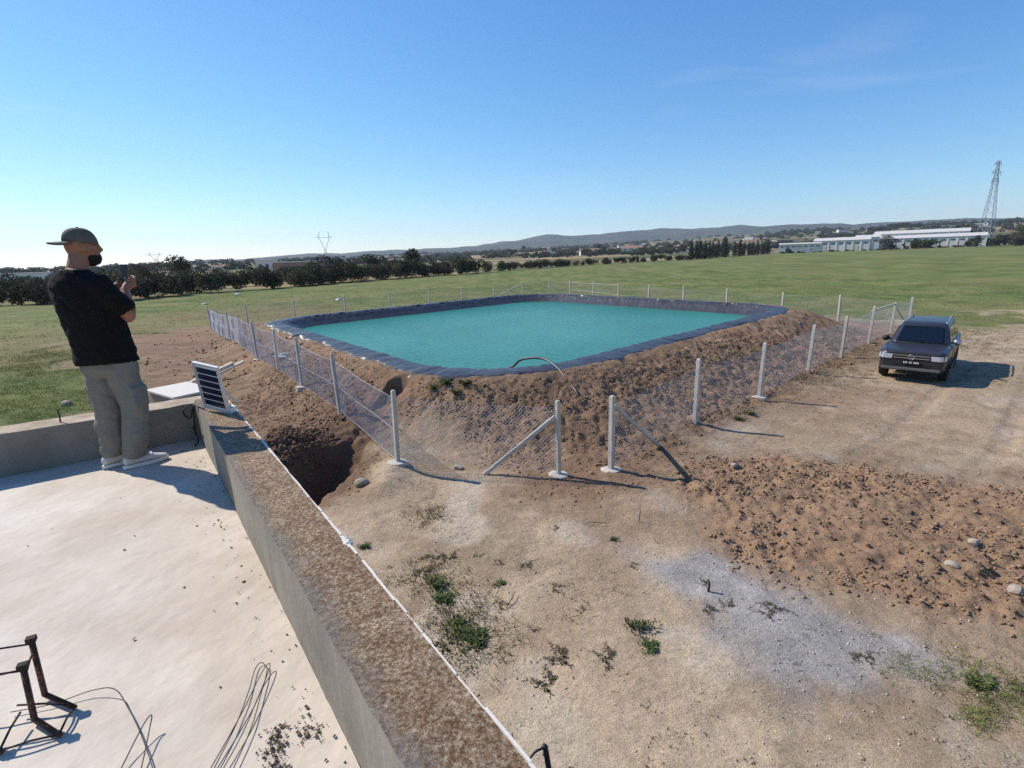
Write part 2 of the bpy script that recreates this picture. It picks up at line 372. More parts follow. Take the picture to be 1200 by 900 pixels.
# ------------------------------------------------------------------ hills
def hills():
    az = np.radians(np.arange(-62, 62.01, .2)); rr = np.linspace(2500, 5600, 60)
    A, Rr = np.meshgrid(az, rr)
    AZ = [-62, -43.5, -40.4, -35.3, -31.5, -29.4, -27.3, -22.8, -20.4, -17.2, -13.8, -10.3, -7.7, -3.2, -.4, 2.3, 4.1, 5.9, 9.5, 12.1, 15.5, 18, 21.2, 23.5, 25.7, 27.9, 31.6, 32.6, 36.3, 38.6, 41.2, 43.7, 62]
    EL = [.0, .0009, .0011, .0026, .0078, .0095, .0086, .0125, .0160, .0135, .0170, .0185, .0190, .0215, .0290, .0311, .0346, .0336, .0359, .0387, .0392, .0388, .0391, .0399, .0355, .0359, .0349, .0310, .0320, .0312, .0305, .0288, .02]
    el = np.interp(np.degrees(A), AZ, EL)
    crest = 4300 + 500 * (fbm(A * 6, A * 0, 201) - .5)
    t = (Rr - 2500) / (crest - 2500)
    prof = np.where(t < 1, np.clip(t, 0, 1) ** 1.6, 1 - .4 * np.clip((t - 1) / .7, 0, 1))
    x = Rr * np.sin(A); y = Rr * np.cos(A)
    nz = (fbm(x * .004, y * .004, 203, 5) - .5)
    base = el_mid(np.degrees(A)) * 2300
    z = base * .9 * (1 - prof) + (el * crest + 4.2) * prof + nz * 70 * prof * (1 - prof) * 2.2 + (fbm(x * .0035, y * .0012, 207, 4) - .5) * 34 * prof * sstep(0, .02, el) - 2
    z[0] -= 60; idx = np.arange(z.size).reshape(z.shape)
    V = np.stack([x, y, z], -1).reshape(-1, 3); F = np.stack([idx[:-1, :-1], idx[:-1, 1:], idx[1:, 1:], idx[1:, :-1]], -1).reshape(-1, 4)
    m = mat('hillside', lin(44, 52, 42), .95, .3, .004, .0, c2=lin(74, 76, 58), detail=10, spec=.1)
    tag(link('hills', np_mesh('hills', V, F, m, True)), 'long wooded ridge of low hills along the horizon', kind='structure')
hills()
# ------------------------------------------------------------------ pond: liner and water
def contour(sdv, n):
    """points at signed distance sdv from the pond rim, running round it"""
    pts = []; core = PCORE; m = len(core); segs = []
    for i in range(m):
        a = Vector(core[i]); b = Vector(core[(i + 1) % m]); e = (b - a).normalized(); nrm = Vector((e.y, -e.x))
        c = Vector(core[(i + 2) % m]); e2 = (c - b).normalized(); n2 = Vector((e2.y, -e2.x))
        segs.append(('l', a, b, nrm, (b - a).length)); a0 = math.atan2(nrm.y, nrm.x); a1 = math.atan2(n2.y, n2.x)
        if a1 < a0: a1 += 2 * PI
        segs.append(('c', b, a0, a1, (a1 - a0) * PR))
    tot = sum(s[4] for s in segs); r = PR + sdv
    for k in range(n):
        q = tot * k / n
        for s in segs:
            if q <= s[4] or s is segs[-1]: break
            q -= s[4]
        if s[0] == 'l':
            p = s[1] + (s[2] - s[1]) * (q / s[4]) + s[3] * r
        else:
            a = s[2] + (s[3] - s[2]) * (q / s[4]); p = s[1] + Vector((math.cos(a), math.sin(a))) * r
        pts.append((p.x, p.y))
    return np.array(pts), tot
WATER_Z = .66
def pond():
    N = 1500; rows = [.85, .72, .6, .5, .4, .3, .2, .1, 0, -.1, -.22, -.35, -.5, -.65, -.8, -1.0, -1.3, -1.7, -2.2, -2.8]
    t = np.arange(N) / N * 76; P = []
    for j, s in enumerate(rows):
        c, tot = contour(s, N); cn, _ = contour(s + .1, N); nr = (cn - c) / .1
        w = fbm(t * .35, t * 0 + 3, 301) - .5
        fold = (np.abs(fbm(t * 2.6 + s * .5, t * 0 + s * .7, 303, 3) - .5) * 2) ** .7
        edge = fbm(t * .9, t * 0, 305) - .5; edge2 = fbm(t * 4, t * 0, 306) - .5
        if s >= 0:
            z = 1.185 + .02 * w + .05 * (fold - .5) - np.clip(s - .35, 0, 1) * .10
            off = s * (1 + .7 * edge + .5 * edge2)
            if j == 0: z = z - .10
        else:
            z = 1.17 + s * .62 + .26 * (fold - .5) * min(1, 2 * abs(s) + .3); off = s + 0 * t
            off = off + .36 * (fold - .5)
        xy = c + nr * (off - s)[:, None]
        P.append(np.stack([xy[:, 0], xy[:, 1], z], -1))
    P = np.array(P); V = P.reshape(-1, 3); J = len(rows); idx = np.arange(J * N).reshape(J, N); nx_ = np.roll(idx, -1, 1)
    F = np.stack([idx[:-1], idx[1:], nx_[1:], nx_[:-1]], -1).reshape(-1, 4)
    m = mat('liner', lin(60, 58, 60), .38, .35, 1.5, .8, bscale=6, spec=.4, dist=.03)
    o = link('pond_liner', np_mesh('pond_liner', V, F, m, True))
    tag(o, 'wrinkled black plastic liner edging the turquoise irrigation pond', 'pond liner')
    c, _ = contour(-.3, 240)
    m = bpy.data.materials.new('water'); m.use_nodes = True; nt = m.node_tree; n = nt.nodes; l = nt.links; b = n['Principled BSDF']
    b.inputs['Roughness'].default_value = .2; b.inputs['IOR'].default_value = 1.33; b.inputs['Specular IOR Level'].default_value = .2
    geo = n.new('ShaderNodeNewGeometry'); no = n.new('ShaderNodeTexNoise'); no.inputs['Scale'].default_value = .12; no.inputs['Detail'].default_value = 4
    l.new(geo.outputs['Position'], no.inputs['Vector']); rp = n.new('ShaderNodeValToRGB')
    rp.color_ramp.elements[0].position = .3; rp.color_ramp.elements[1].position = .7
    rp.color_ramp.elements[0].color = (*lin(40, 112, 98), 1); rp.color_ramp.elements[1].color = (*lin(58, 136, 120), 1)
    l.new(no.outputs['Fac'], rp.inputs[0]); l.new(rp.outputs[0], b.inputs['Base Color'])
    mp = n.new('ShaderNodeMapping'); mp.inputs['Rotation'].default_value = (0, 0, .5); mp.inputs['Scale'].default_value = (1.0, 2.2, 1); l.new(geo.outputs['Position'], mp.inputs[0])
    w1_ = n.new('ShaderNodeTexNoise'); w1_.inputs['Scale'].default_value = 3.2; w1_.inputs['Detail'].default_value = 4; l.new(mp.outputs[0], w1_.inputs['Vector'])
    bp = n.new('ShaderNodeBump'); bp.inputs['Strength'].default_value = .7; bp.inputs['Distance'].default_value = .06; l.new(w1_.outputs['Fac'], bp.inputs['Height']); l.new(bp.outputs[0], b.inputs['Normal'])
    V = np.concatenate([c, np.full((len(c), 1), WATER_Z)], 1)
    wm = bpy.data.meshes.new('water'); wm.from_pydata(V.tolist(), [], [tuple(range(len(c)))]); wm.materials.append(m)
    tag(link('water', wm), 'still turquoise water filling the lined pond', kind='structure')
pond()
# ------------------------------------------------------------------ building roof we stand on
ROOF_Z = 2.7
def RP(n, d, z): return Vector((ROOF_N.x * n + ROOF_D.x * d, ROOF_N.y * n + ROOF_D.y * d, z))
RROT = Matrix(((ROOF_N.x, ROOF_D.x, 0), (ROOF_N.y, ROOF_D.y, 0), (0, 0, 1)))
NI, NO, DI, DO = .34, .575, 5.22, 5.49
def screed_mat():
    m = mat('roof_screed', lin(180, 163, 143), .85, .05, 1.1, .35, bscale=22, c2=lin(212, 200, 183), spec=.25, detail=10)
    return m
def lichen_mat():
    m = bpy.data.materials.new('lichen_concrete'); m.use_nodes = True; nt = m.node_tree; n = nt.nodes; l = nt.links; b = n['Principled BSDF']
    b.inputs['Roughness'].default_value = .95; b.inputs['Specular IOR Level'].default_value = .15
    geo = n.new('ShaderNodeNewGeometry')
    def noise(s, d=6, r=.7):
        q = n.new('ShaderNodeTexNoise'); q.inputs['Scale'].default_value = s; q.inputs['Detail'].default_value = d; q.inputs['Roughness'].default_value = r
        l.new(geo.outputs['Position'], q.inputs['Vector']); return q
    def ramp(src, stops):
        q = n.new('ShaderNodeValToRGB'); e = q.color_ramp.elements
        while len(e) < len(stops): e.new(.5)
        for i, (p, c) in enumerate(stops): e[i].position = p; e[i].color = (*c, 1)
        l.new(src, q.inputs[0]); return q
    a = ramp(noise(72, 8, .85).outputs['Fac'], [(.36, lin(92, 72, 56)), (.47, lin(130, 104, 80)), (.54, lin(172, 154, 132)), (.66, lin(218, 210, 196))])
    c = ramp(noise(11, 7, .7).outputs['Fac'], [(.35, lin(120, 90, 62)), (.5, lin(150, 132, 110)), (.62, lin(214, 206, 192))])
    mx = n.new('ShaderNodeMixRGB'); mx.blend_type = 'MULTIPLY'; mx.inputs[0].default_value = .5; l.new(a.outputs[0], mx.inputs[1]); l.new(c.outputs[0], mx.inputs[2])
    br = n.new('ShaderNodeMixRGB'); br.blend_type = 'MULTIPLY'; br.inputs[0].default_value = 1; br.inputs[2].default_value = (1.6, 1.56, 1.52, 1); l.new(mx.outputs[0], br.inputs[1])
    dt = n.new('ShaderNodeVectorMath'); dt.operation = 'DOT_PRODUCT'; dt.inputs[1].default_value = (.809, .588, 0); l.new(geo.outputs['Position'], dt.inputs[0])
    ad = n.new('ShaderNodeMath'); ad.operation = 'MULTIPLY_ADD'; ad.inputs[1].default_value = .22; l.new(noise(7, 6).outputs['Fac'], ad.inputs[0]); l.new(dt.outputs['Value'], ad.inputs[2])
    mr = n.new('ShaderNodeMapRange'); mr.inputs['From Min'].default_value = .45; mr.inputs['From Max'].default_value = .53; mr.inputs['To Min'].default_value = .8; mr.inputs['To Max'].default_value = 0; l.new(ad.outputs[0], mr.inputs['Value'])
    gm = n.new('ShaderNodeMixRGB'); l.new(mr.outputs[0], gm.inputs[0]); l.new(br.outputs[0], gm.inputs[1])
    gc = ramp(noise(50, 7, .75).outputs['Fac'], [(.35, lin(104, 94, 84)), (.65, lin(168, 160, 148))]); l.new(gc.outputs[0], gm.inputs[2])
    l.new(gm.outputs[0], b.inputs['Base Color'])
    bp = n.new('ShaderNodeBump'); bp.inputs['Strength'].default_value = 1.0; bp.inputs['Distance'].default_value = .02; l.new(noise(70, 7, .8).outputs['Fac'], bp.inputs['Height']); l.new(bp.outputs[0], b.inputs['Normal'])
    return m
M_screed = screed_mat(); M_lichen = lichen_mat()
M_render = mat('cement_render', lin(126, 117, 106), .9, .14, 2.2, .3, bscale=40, c2=lin(148, 140, 128), spec=.2, detail=9)
M_white = mat('white_plaster', lin(206, 198, 186), .85, .08, 12, .3, spec=.25)
def grid_box(name, n0, n1, d0, d1, z0, z1, m, parent, step=.05, amp=.004, seed=0, mtop=None, slab=False):
    """box with a gently uneven top, sides straight"""
    nn = max(2, int((n1 - n0) / step)); nd = max(2, int((d1 - d0) / step))
    A = np.linspace(n0, n1, nn + 1); B = np.linspace(d0, d1, nd + 1); AA, BB = np.meshgrid(A, B)
    zz = z1 + (fbm(AA * 3, BB * 3, seed) - .5) * amp * 2 + (fbm(AA * 14, BB * 14, seed + 3) - .5) * amp
    if not slab:
        ex = np.zeros_like(AA); k = 1
        jn = (fbm(BB * 9, AA * 0, seed + 7) - .5) * .014
        AA = AA + jn * ((AA == A[-1]) * 1.0 + (AA == A[0]) * .6)
    x = ROOF_N.x * AA + ROOF_D.x * BB; y = ROOF_N.y * AA + ROOF_D.y * BB
    V = list(np.stack([x, y, zz], -1).reshape(-1, 3)); w = nn + 1; h = nd + 1; idx = np.arange(w * h).reshape(h, w)
    F = [tuple(q) for q in np.stack([idx[:-1, :-1], idx[:-1, 1:], idx[1:, 1:], idx[1:, :-1]], -1).reshape(-1, 4)]
    nt_ = len(F)
    loop = list(idx[0, :]) + list(idx[1:, -1]) + list(idx[-1, -2::-1]) + list(idx[-2:0:-1, 0])
    o = len(V)
    for i in loop: V.append((V[i][0], V[i][1], z0))
    L = len(loop)
    for k in range(L): F.append((loop[k], o + k, o + (k + 1) % L, loop[(k + 1) % L]))
    me = bpy.data.meshes.new(name); me.from_pydata([tuple(map(float, v)) for v in V], [], [tuple(map(int, f)) for f in F])
    me.materials.append(m)
    if mtop:
        me.materials.append(mtop); mi = np.zeros(len(F), np.int32); mi[:nt_] = 1; me.polygons.foreach_set('material_index', mi)
    return link(name, me, parent)
bld = empty('flat_roofed_building', RP(-2, 2, 0)); bld.location.z = 0
tag(bld, 'flat roofed concrete building under the standing man, with low parapet walls', 'building')
def reparent(o, p):
    o.parent = p; o.matrix_parent_inverse = Matrix.Translation(-p.location)
o = grid_box('outer_wall', -5.2, NO - .02, -2.2, DO - .02, -.4, ROOF_Z - .03, M_render, None, .6, 0, 1, slab=True); reparent(o, bld)
o = grid_box('roof_slab', -5.2, NI, -2.2, DI, ROOF_Z - .026, ROOF_Z, M_screed, None, .06, .006, 5, slab=True); reparent(o, bld)
o = grid_box('parapet', NI, NO, -2.2, DI - .002, ROOF_Z - .026, 3.06, M_render, None, .02, .006, 9, mtop=M_lichen); reparent(o, bld)
o['label'] = 'parapet with brown lichen on its rough top'
o = grid_box('parapet', -5.2, NO, DI, DO, ROOF_Z - .026, 3.03, M_render, None, .03, .006, 13, mtop=mat('weathered_cap', lin(158, 138, 112), .95, .25, 6, .6, bscale=40, c2=lin(190, 172, 148))); reparent(o, bld)
# white edge line left by limewash along the outer arris
mb = MB(); q = -1.0
while q < DO - .1:
    L = random.uniform(.05, .12); w = random.uniform(0, .004) + .003 + .009 * vnoise(np.array([q * 4]), np.array([0.]), 3)[0]
    if random.random() > .12: mb.box(RP(NO + .001 + random.uniform(-.002, .002), q + L / 2, 3.054 + random.uniform(-.003, .003)), (w, L * 1.02, .02), RROT); q += L
o = mb.build('limewash_edge', M_white, None); reparent(o, bld)
mb = MB(); mb.ball(RP(NO + .004, 2.03, 3.045), (.024, .055, .020), 22, 14, RROT)
mb.v = [(p[0] + random.uniform(-.007, .007), p[1] + random.uniform(-.007, .007), p[2] + .022 * (vnoise(np.array([p[0] * 40]), np.array([p[1] * 40]), 5)[0] - .5)) for p in mb.v]
o = mb.build('plaster_splash', M_white, None, True); reparent(o, bld)
# stains and grit on the roof
M_grit = mat('grit', lin(112, 98, 82), .95, .4, 3, .3, rand=.3)
def pebbles(name, pts, m, label, lo, hi, zf, flat=.6, kind='stuff', pw=2.5):
    """many small angular stones in one mesh"""
    base = np.array([(1, 0, 0), (-1, 0, 0), (0, 1, 0), (0, -1, 0), (0, 0, 1), (0, 0, -.6), (.6, .6, .5), (-.6, .5, .4)], float)
    f0 = np.array([(0, 6, 4), (6, 2, 4), (2, 7, 4), (7, 1, 4), (1, 3, 4), (3, 0, 4), (0, 2, 6), (2, 1, 7), (2, 0, 5), (1, 2, 5), (3, 1, 5), (0, 3, 5)])
    n = len(pts); s = rng.uniform(0, 1, n) ** pw * (hi - lo) + lo
    V = base[None] * s[:, None, None] * rng.uniform(.5, 1.5, (n, 8, 1)) * np.array([1, rng.uniform(.6, 1), flat])[None, None, :]
    a = rng.uniform(0, 2 * PI, n); ca_, sa = np.cos(a)[:, None], np.sin(a)[:, None]
    tx = rng.uniform(-.5, .5, n)[:, None]
    x = V[:, :, 0] * ca_ - V[:, :, 1] * sa; y = V[:, :, 0] * sa + V[:, :, 1] * ca_; z = V[:, :, 2] + x * tx
    P = np.array(pts); zz = zf(P[:, 0], P[:, 1]) + s * flat * .05
    V = np.stack([x + P[:, :1], y + P[:, 1:2], z + zz[:, None]], -1).reshape(-1, 3)
    F = (f0[None] + np.arange(n)[:, None, None] * 8).reshape(-1, 3)
    o = link(name, np_mesh(name, V, F, m)); tag(o, label, kind=kind); return o
pts = []
for k in range(200):
    c = RP(-.28 + random.gauss(0, .03) + (k % 2) * .0, 0, 0)
    u = random.random()
    p = RP(.165 + random.gauss(0, .02) - .05 * u, 1.62 - .20 * u + random.gauss(0, .02), 0); pts.append((p.x, p.y))
for k in range(70):
    p = RP(.25 + random.gauss(0, .025), 1.55 + random.gauss(0, .035), 0); pts.append((p.x, p.y))
for k in range(150):
    p = RP(NI - abs(random.gauss(0, .12)) - .01, random.uniform(1.0, 5.1), 0); pts.append((p.x, p.y))
for k in range(60):
    p = RP(random.uniform(-3, .3), random.uniform(1, 5.1), 0); pts.append((p.x, p.y))
pebbles('roof_grit', pts, M_grit, 'dark grit and small stones scattered on the pale roof', 0.002, .008, lambda x, y: np.full(len(x), ROOF_Z + .004))
# ------------------------------------------------------------------ solar panel on the parapet corner
M_alu = mat('aluminium', lin(205, 205, 205), .45, .06, 20, 0, metal=.55)
M_cell = mat('solar_cell', lin(20, 24, 48), .18, .2, 6, 0, spec=.6)
M_black = mat('black_plastic', lin(28, 28, 30), .5, .2, 12, .1)
def solar():
    c = RP(.45, 4.60, 3.06); root = empty('solar_panel', c)
    tag(root, 'small upright solar panel with six dark strips on the parapet corner', 'solar panel')
    # local frame: w across, v up the face
    wv = Vector((.913, -.391, -.112)).normalized(); v = Vector((.034, -.202, .979)); v = (v - wv * v.dot(wv)).normalized(); nrm = wv.cross(v)
    R = Matrix((wv, v, nrm)).transposed(); Wd, Ht = .272, .40
    org = (Vector((-2.462, 3.962, 3.485)) + Vector((-2.225, 3.936, 3.063))) / 2 - c
    T = lambda a, b, n_: org + wv * a + v * b + nrm * n_
    for (ca_, da) in (((0, Ht / 2 - .009), (Wd, .018)), ((0, -Ht / 2 + .009), (Wd, .018)), ((-Wd / 2 + .008, 0), (.016, Ht - .037)), ((Wd / 2 - .008, 0), (.016, Ht - .037))):
        MB().box(T(ca_[0], ca_[1], 0), (da[0], da[1], .022), R).build('frame_rail', M_alu, root)
    MB().box(T(0, 0, -.004), (Wd - .033, Ht - .037, .008), R).build('backsheet', mat('backsheet', lin(214, 216, 220), .5, .05, 10, 0), root)
    for k in range(6):
        MB().box(T(0, Ht / 2 - .062 - k * .0555, .003), (Wd - .056, .044, .005), R).build('cell_strip', M_cell, root)
    MB().box(T(-.05, -.02, -.045), (.13, .09, .06), R).build('battery_box', M_black, root)
    mb = MB(); mb.bar(T(-.06, .05, -.012), T(-.07, -Ht / 2, -.16), .014); mb.bar(T(.06, .05, -.012), T(.05, -Ht / 2 + .01, -.15), .014); mb.build('stand', M_alu, root)
    mb = MB(); mb.box(T(.11, -Ht / 2 + .012, -.04), (.05, .05, .06), R); mb.build('foot_bracket', mat('bracket_white', lin(220, 218, 212), .7, .05, 10, 0), root)
solar()
def cable(name, pts, r, m, label, cat, group=None, sub=6, parent=None):
    P = [Vector(p) for p in pts]; out = []
    for i in range(len(P) - 1):
        p0, p1, p2, p3 = P[max(i - 1, 0)], P[i], P[i + 1], P[min(i + 2, len(P) - 1)]
        for k in range(sub):
            t = k / sub; out.append(.5 * ((2 * p1) + (p2 - p0) * t + (2 * p0 - 5 * p1 + 4 * p2 - p3) * t * t + (3 * p1 - p0 - 3 * p2 + p3) * t ** 3))
    out.append(P[-1]); o = MB().tube(out, r, 6).build(name, m, parent, True)
    if not parent: tag(o, label, cat, group)
    return o
M_wire = mat('black_cable', lin(34, 32, 34), .55, .2, 20, 0)
z = ROOF_Z + .012
cable('cable', [RP(.37, 4.75, 3.08), RP(.33, 4.95, 3.07), RP(.30, 5.06, 3.06), RP(.24, 5.10, 3.0), RP(.28, 5.14, 2.92), RP(.32, 5.13, 3.02), RP(.31, 5.12, 2.9), RP(.30, 5.08, 2.78), RP(.29, 5.1, 2.86), RP(.31, 5.06, 2.74), RP(.27, 5.0, z)], .006, M_wire, 'black cable hanging down the parapet corner below the solar panel', 'cable')
cable('cable', [(-1.78, 1.50, z), (-1.66, 1.53, z), (-1.55, 1.575, z + .01), (-1.46, 1.565, z + .02), (-1.37, 1.50, z), (-1.27, 1.41, z), (-1.16, 1.30, z), (-1.05, 1.18, z)], .0018, M_wire, 'thin dark cable curving over the roof from the rusty rebar cage', 'cable')
cable('cable', [(-1.2, 1.15, z), (-1.235, 1.28, z), (-1.245, 1.40, z + .03), (-1.235, 1.43, z + .04), (-1.22, 1.39, z + .02), (-1.17, 1.27, z), (-1.13, 1.15, z)], .0018, M_wire, 'short dark wire bent into a narrow peak near the rebar cage', 'wire')
cable('cable', [(-.93, 1.1, z), (-.945, 1.28, z), (-.955, 1.42, z), (-.98, 1.56, z), (-1.005, 1.66, z), (-1.0, 1.695, z), (-.975, 1.68, z), (-.955, 1.65, z), (-.93, 1.55, z), (-.90, 1.42, z), (-.885, 1.28, z), (-.88, 1.1, z)], .0016, M_wire, 'long thin wire loop lying on the roof beside the parapet', 'wire')
cable('cable', [(-.96, 1.1, z), (-.955, 1.3, z), (-.955, 1.47, z + .006), (-.965, 1.6, z + .008), (-.962, 1.667, z + .012), (-.945, 1.655, z + .012), (-.925, 1.5, z + .008), (-.915, 1.35, z), (-.92, 1.1, z)], .0016, M_wire, 'second thin wire loop inside the longer loop on the roof', 'wire')
# conduit stub with a black cable outside the parapet
root = empty('cable_conduit', RP(NO + .02, .86, 2.2)); tag(root, 'pale conduit pipe with a black cable bending out beyond the parapet', 'conduit')
MB().tube([(0, 0, 0), (0, 0, .62)], .016, 10).build('pipe', mat('pvc_pipe', lin(196, 200, 192), .6, .06, 9, 0), root, True)
cable('cable', [(0, 0, .60), (.004, .005, .67), (.02, .02, .71), (.05, .045, .735), (.075, .06, .735)], .0032, M_wire, '', '', parent=root)
MB().ball((.08, .063, .735), (.009, .009, .008), 8, 6).build('cable_plug', M_wire, root, True)
MB().bar((.082, .062, .735), (.16, -.02, .16), .014).build('slim_dark_bar', mat('dark_bar', lin(60, 56, 54), .6, .2, 9, .1), root)  # slim dark bar slanting down from the cable plug
# ------------------------------------------------------------------ rusty rebar cage at the roof edge
def rebar():
    root = empty('rebar_cage', (-1.7, 1.47, ROOF_Z)); tag(root, 'rusty bent rebar cage lying on the pale roof', 'rebar')
    m = mat('rust', lin(74, 52, 40), .9, .35, 30, .5, bscale=90, c2=lin(110, 74, 52)); m2 = mat('rust_dark', lin(52, 42, 36), .9, .3, 30, .4)
    def L(p): return (p[0] + 1.7, p[1] - 1.47, p[2])
    r = .0095
    A = [(-1.745, 1.60, .22), (-1.715, 1.565, .02), (-1.56, 1.505, .018)]
    B = [(-1.685, 1.495, .20), (-1.66, 1.46, .02), (-1.52, 1.395, .018)]
    Cc = [(-1.84, 1.44, .19), (-1.82, 1.40, .02), (-1.66, 1.34, .018)]
    for q in (A, B, Cc):
        MB().tube([L(p) for p in q], r, 8).build('bar', m, root, True)
        p = q[0]; MB().box(L((p[0], p[1], p[2] + .004)), (.028, .024, .018), Matrix.Rotation(.5, 3, 'Z')).build('bar_hook', m2, root)
    for a, b in (((-1.745, 1.60, .205), (-2.2, 1.50, .20)), ((-1.685, 1.495, .185), (-2.1, 1.42, .18)), ((-1.745, 1.60, .18), (-1.685, 1.495, .165)), ((-1.685, 1.495, .19), (-1.84, 1.44, .18)),
                 ((-1.56, 1.505, .022), (-1.52, 1.395, .024)), ((-1.52, 1.395, .022), (-1.66, 1.34, .024)), ((-1.56, 1.505, .03), (-1.75, 1.50, .04)), ((-1.66, 1.34, .03), (-1.70, 1.46, .05))):
        MB().tube([L(a), L(((a[0] + b[0]) / 2, (a[1] + b[1]) / 2, (a[2] + b[2]) / 2 + .006)), L(b)], .0036, 6).build('tie_wire', m2, root, True)
rebar()
mb = MB(); p = RP(-.57, 5.29, 3.02); mb.tube([p, p + Vector((-.005, .01, .07)), p + Vector((-.012, .012, .12))], .006, 6)
tag(mb.build('steel_rod', mat('rod_rust', lin(66, 52, 44), .9, .3, 20, .3), None, True), 'short rusty steel rod sticking up from the rear parapet', 'rod')
# ------------------------------------------------------------------ fence
M_post = mat('concrete_post', lin(186, 179, 168), .9, .22, 4, .4, bscale=50, c2=lin(204, 198, 188), spec=.2)
M_mesh = mat('galvanised_wire', lin(150, 150, 160), .5, .08, 10, 0, metal=.25)
M_foot = mat('footing', lin(186, 176, 164), .95, .15, 8, .4)
def chainlink(a, b, h, pitch=.06, r=.0016, z_up=.06):
    """diamond mesh between two posts: two families of thin wires"""
    a = Vector(a); b = Vector(b); L = (Vector((b.x, b.y)) - Vector((a.x, a.y))).length; ux = (b - a) / L
    nrm = Vector((-(b - a).y, (b - a).x, 0)).normalized(); mb = MB(); H = h; sag = random.uniform(.01, .04)
    def pt(u, w):
        return a + ux * u + Vector((0, 0, z_up + w - sag * math.sin(PI * u / L) * w / H)) + nrm * (.012 * math.sin(u * 2.3 + w * 3))
    def wire(p, q, off):
        t = (q - p); n2 = nrm.cross(t).normalized()
        P = [x + nrm * off + d for x in (p, q) for d in (nrm * r, n2 * r - nrm * r * .5, n2 * -r - nrm * r * .5)]
        mb.add(P, [(0, 1, 4, 3), (1, 2, 5, 4), (2, 0, 3, 5)])
    for s in (1, -1):
        k = -H
        while k < L + H:
            # line u = k + s*w
            w0, w1_ = 0, H; u0, u1 = k, k + s * H
            def clip(u0, w0, u1, w1_):
                for lo in (True, False):
                    for _ in range(1):
                        lim = 0 if lo else L
                        if (u0 < lim) == lo and (u1 < lim) == lo and u0 != lim: return None
                        if ((u0 < 0) if lo else (u0 > L)): t = (lim - u0) / (u1 - u0); w0 += (w1_ - w0) * t; u0 = lim
                        if ((u1 < 0) if lo else (u1 > L)): t = (lim - u1) / (u0 - u1); w1_ += (w0 - w1_) * t; u1 = lim
                return u0, w0, u1, w1_
            c = clip(u0, w0, u1, w1_)
            if c and abs(c[0] - c[2]) > .01:
                um, wm = (c[0] + c[2]) / 2, (c[1] + c[3]) / 2
                wire(pt(c[0], c[1]), pt(um, wm), s * r); wire(pt(um, wm), pt(c[2], c[3]), s * r)
            k += pitch
    for w in (0, H * .5, H):
        n_ = 6
        for i in range(n_): wire(pt(L * i / n_, w), pt(L * (i + 1) / n_, w), 0)
    return mb
def post_mb(w, h, lean):
    mb = MB(); R = []
    for z, k in ((-.3, 1), (h - .03, .97), (h, .8)):
        R.append([Vector((lean[0] * max(z, 0) / h + sx * w / 2 * k, lean[1] * max(z, 0) / h + sy * w / 2 * k, z)) for sx, sy in ((-1, -1), (1, -1), (1, 1), (-1, 1))])
    return mb.rings(R)
def fence(label, pts, h, gaps=(), pitch=.06, r=.0011, first=True, last=True, leans=None, foot=(), mesh_h=1.32, r_first=None, pw=.095):
    root = empty('chain_link_fence', (pts[0][0], pts[0][1], 0)); tag(root, label, 'fence')
    dirv = Vector((pts[-1][0] - pts[0][0], pts[-1][1] - pts[0][1])); ang = math.atan2(dirv.y, dirv.x)
    tops = []
    for i, (x, y) in enumerate(pts):
        z = hz(x, y); ln = leans[i] if leans else (random.gauss(0, .025), random.gauss(0, .025)); ln = (ln[0] * math.cos(ang) + ln[1] * math.sin(ang), -ln[0] * math.sin(ang) + ln[1] * math.cos(ang)); hh = h + random.uniform(-.04, .04)
        tops.append((x, y, z))
        if (i == 0 and not first) or (i == len(pts) - 1 and not last): continue
        o = post_mb(pw, hh, ln).build('post', M_post, root, bevel=.008, seg=1); o.location = (x - pts[0][0], y - pts[0][1], z); o.rotation_euler = (0, 0, ang)
        if i in foot:
            mb = MB(); R = []; n = 9
            for zz, k in ((-.1, 1.0), (.03, .95), (.045, .6)):
                R.append([Vector((math.cos(2 * PI * q / n) * .22 * k * random.uniform(.8, 1.2), math.sin(2 * PI * q / n) * .19 * k * random.uniform(.8, 1.2), zz)) for q in range(n)])
            o = mb.rings(R).build('footing', M_foot, root); o.location = (x - pts[0][0], y - pts[0][1], z)
    for i in range(len(pts) - 1):
        if i in gaps: continue
        a = Vector(tops[i]); b = Vector(tops[i + 1]); o = chainlink(a - Vector((pts[0][0], pts[0][1], 0)), b - Vector((pts[0][0], pts[0][1], 0)), mesh_h, pitch, (r_first or r) if i == 0 else r).build('wire_mesh', M_mesh, root)
    return root, tops
def brace(root, a, b, w=.07, name='brace', m=None):
    off = root.location
    return MB().bar(Vector(a) - off, Vector(b) - off, w).build(name, m or M_post, root, bevel=.006, seg=1)
LEFT = [(.86, 9.47), (-2.38, 9.93), (-4.59, 13.29), (-6.63, 16.02), (-8.5, 18.6), (-10.41, 21.11), (-12.6, 24.2), (-14.91, 27.65), (-17.6, 31.5), (-20.45, 35.69)]
fl, tp = fence('chain link fence with leaning concrete posts running along the left of the pond', LEFT, 1.55, foot=(0, 1, 3, 5), r=.0026, pitch=.075, r_first=.0017, pw=.082, leans=[(-.01, 0), (.03, .02), (-.06, .02), (-.02, .02), (.05, -.03), (-.07, .03), (.02, .02), (-.05, .02), (.03, .02), (-.09, .03)])
brace(fl, (.80, 9.49, hz(.86, 9.47) + 1.20), (-.62, 9.62, hz(-.62, 9.6) - .02))
RIGHT = [(1.91, 9.6), (4.44, 12.11), (7.0, 14.22), (9.99, 17.1), (12.73, 19.69), (15.58, 22.36), (18.15, 24.61), (20.23, 26.24)]
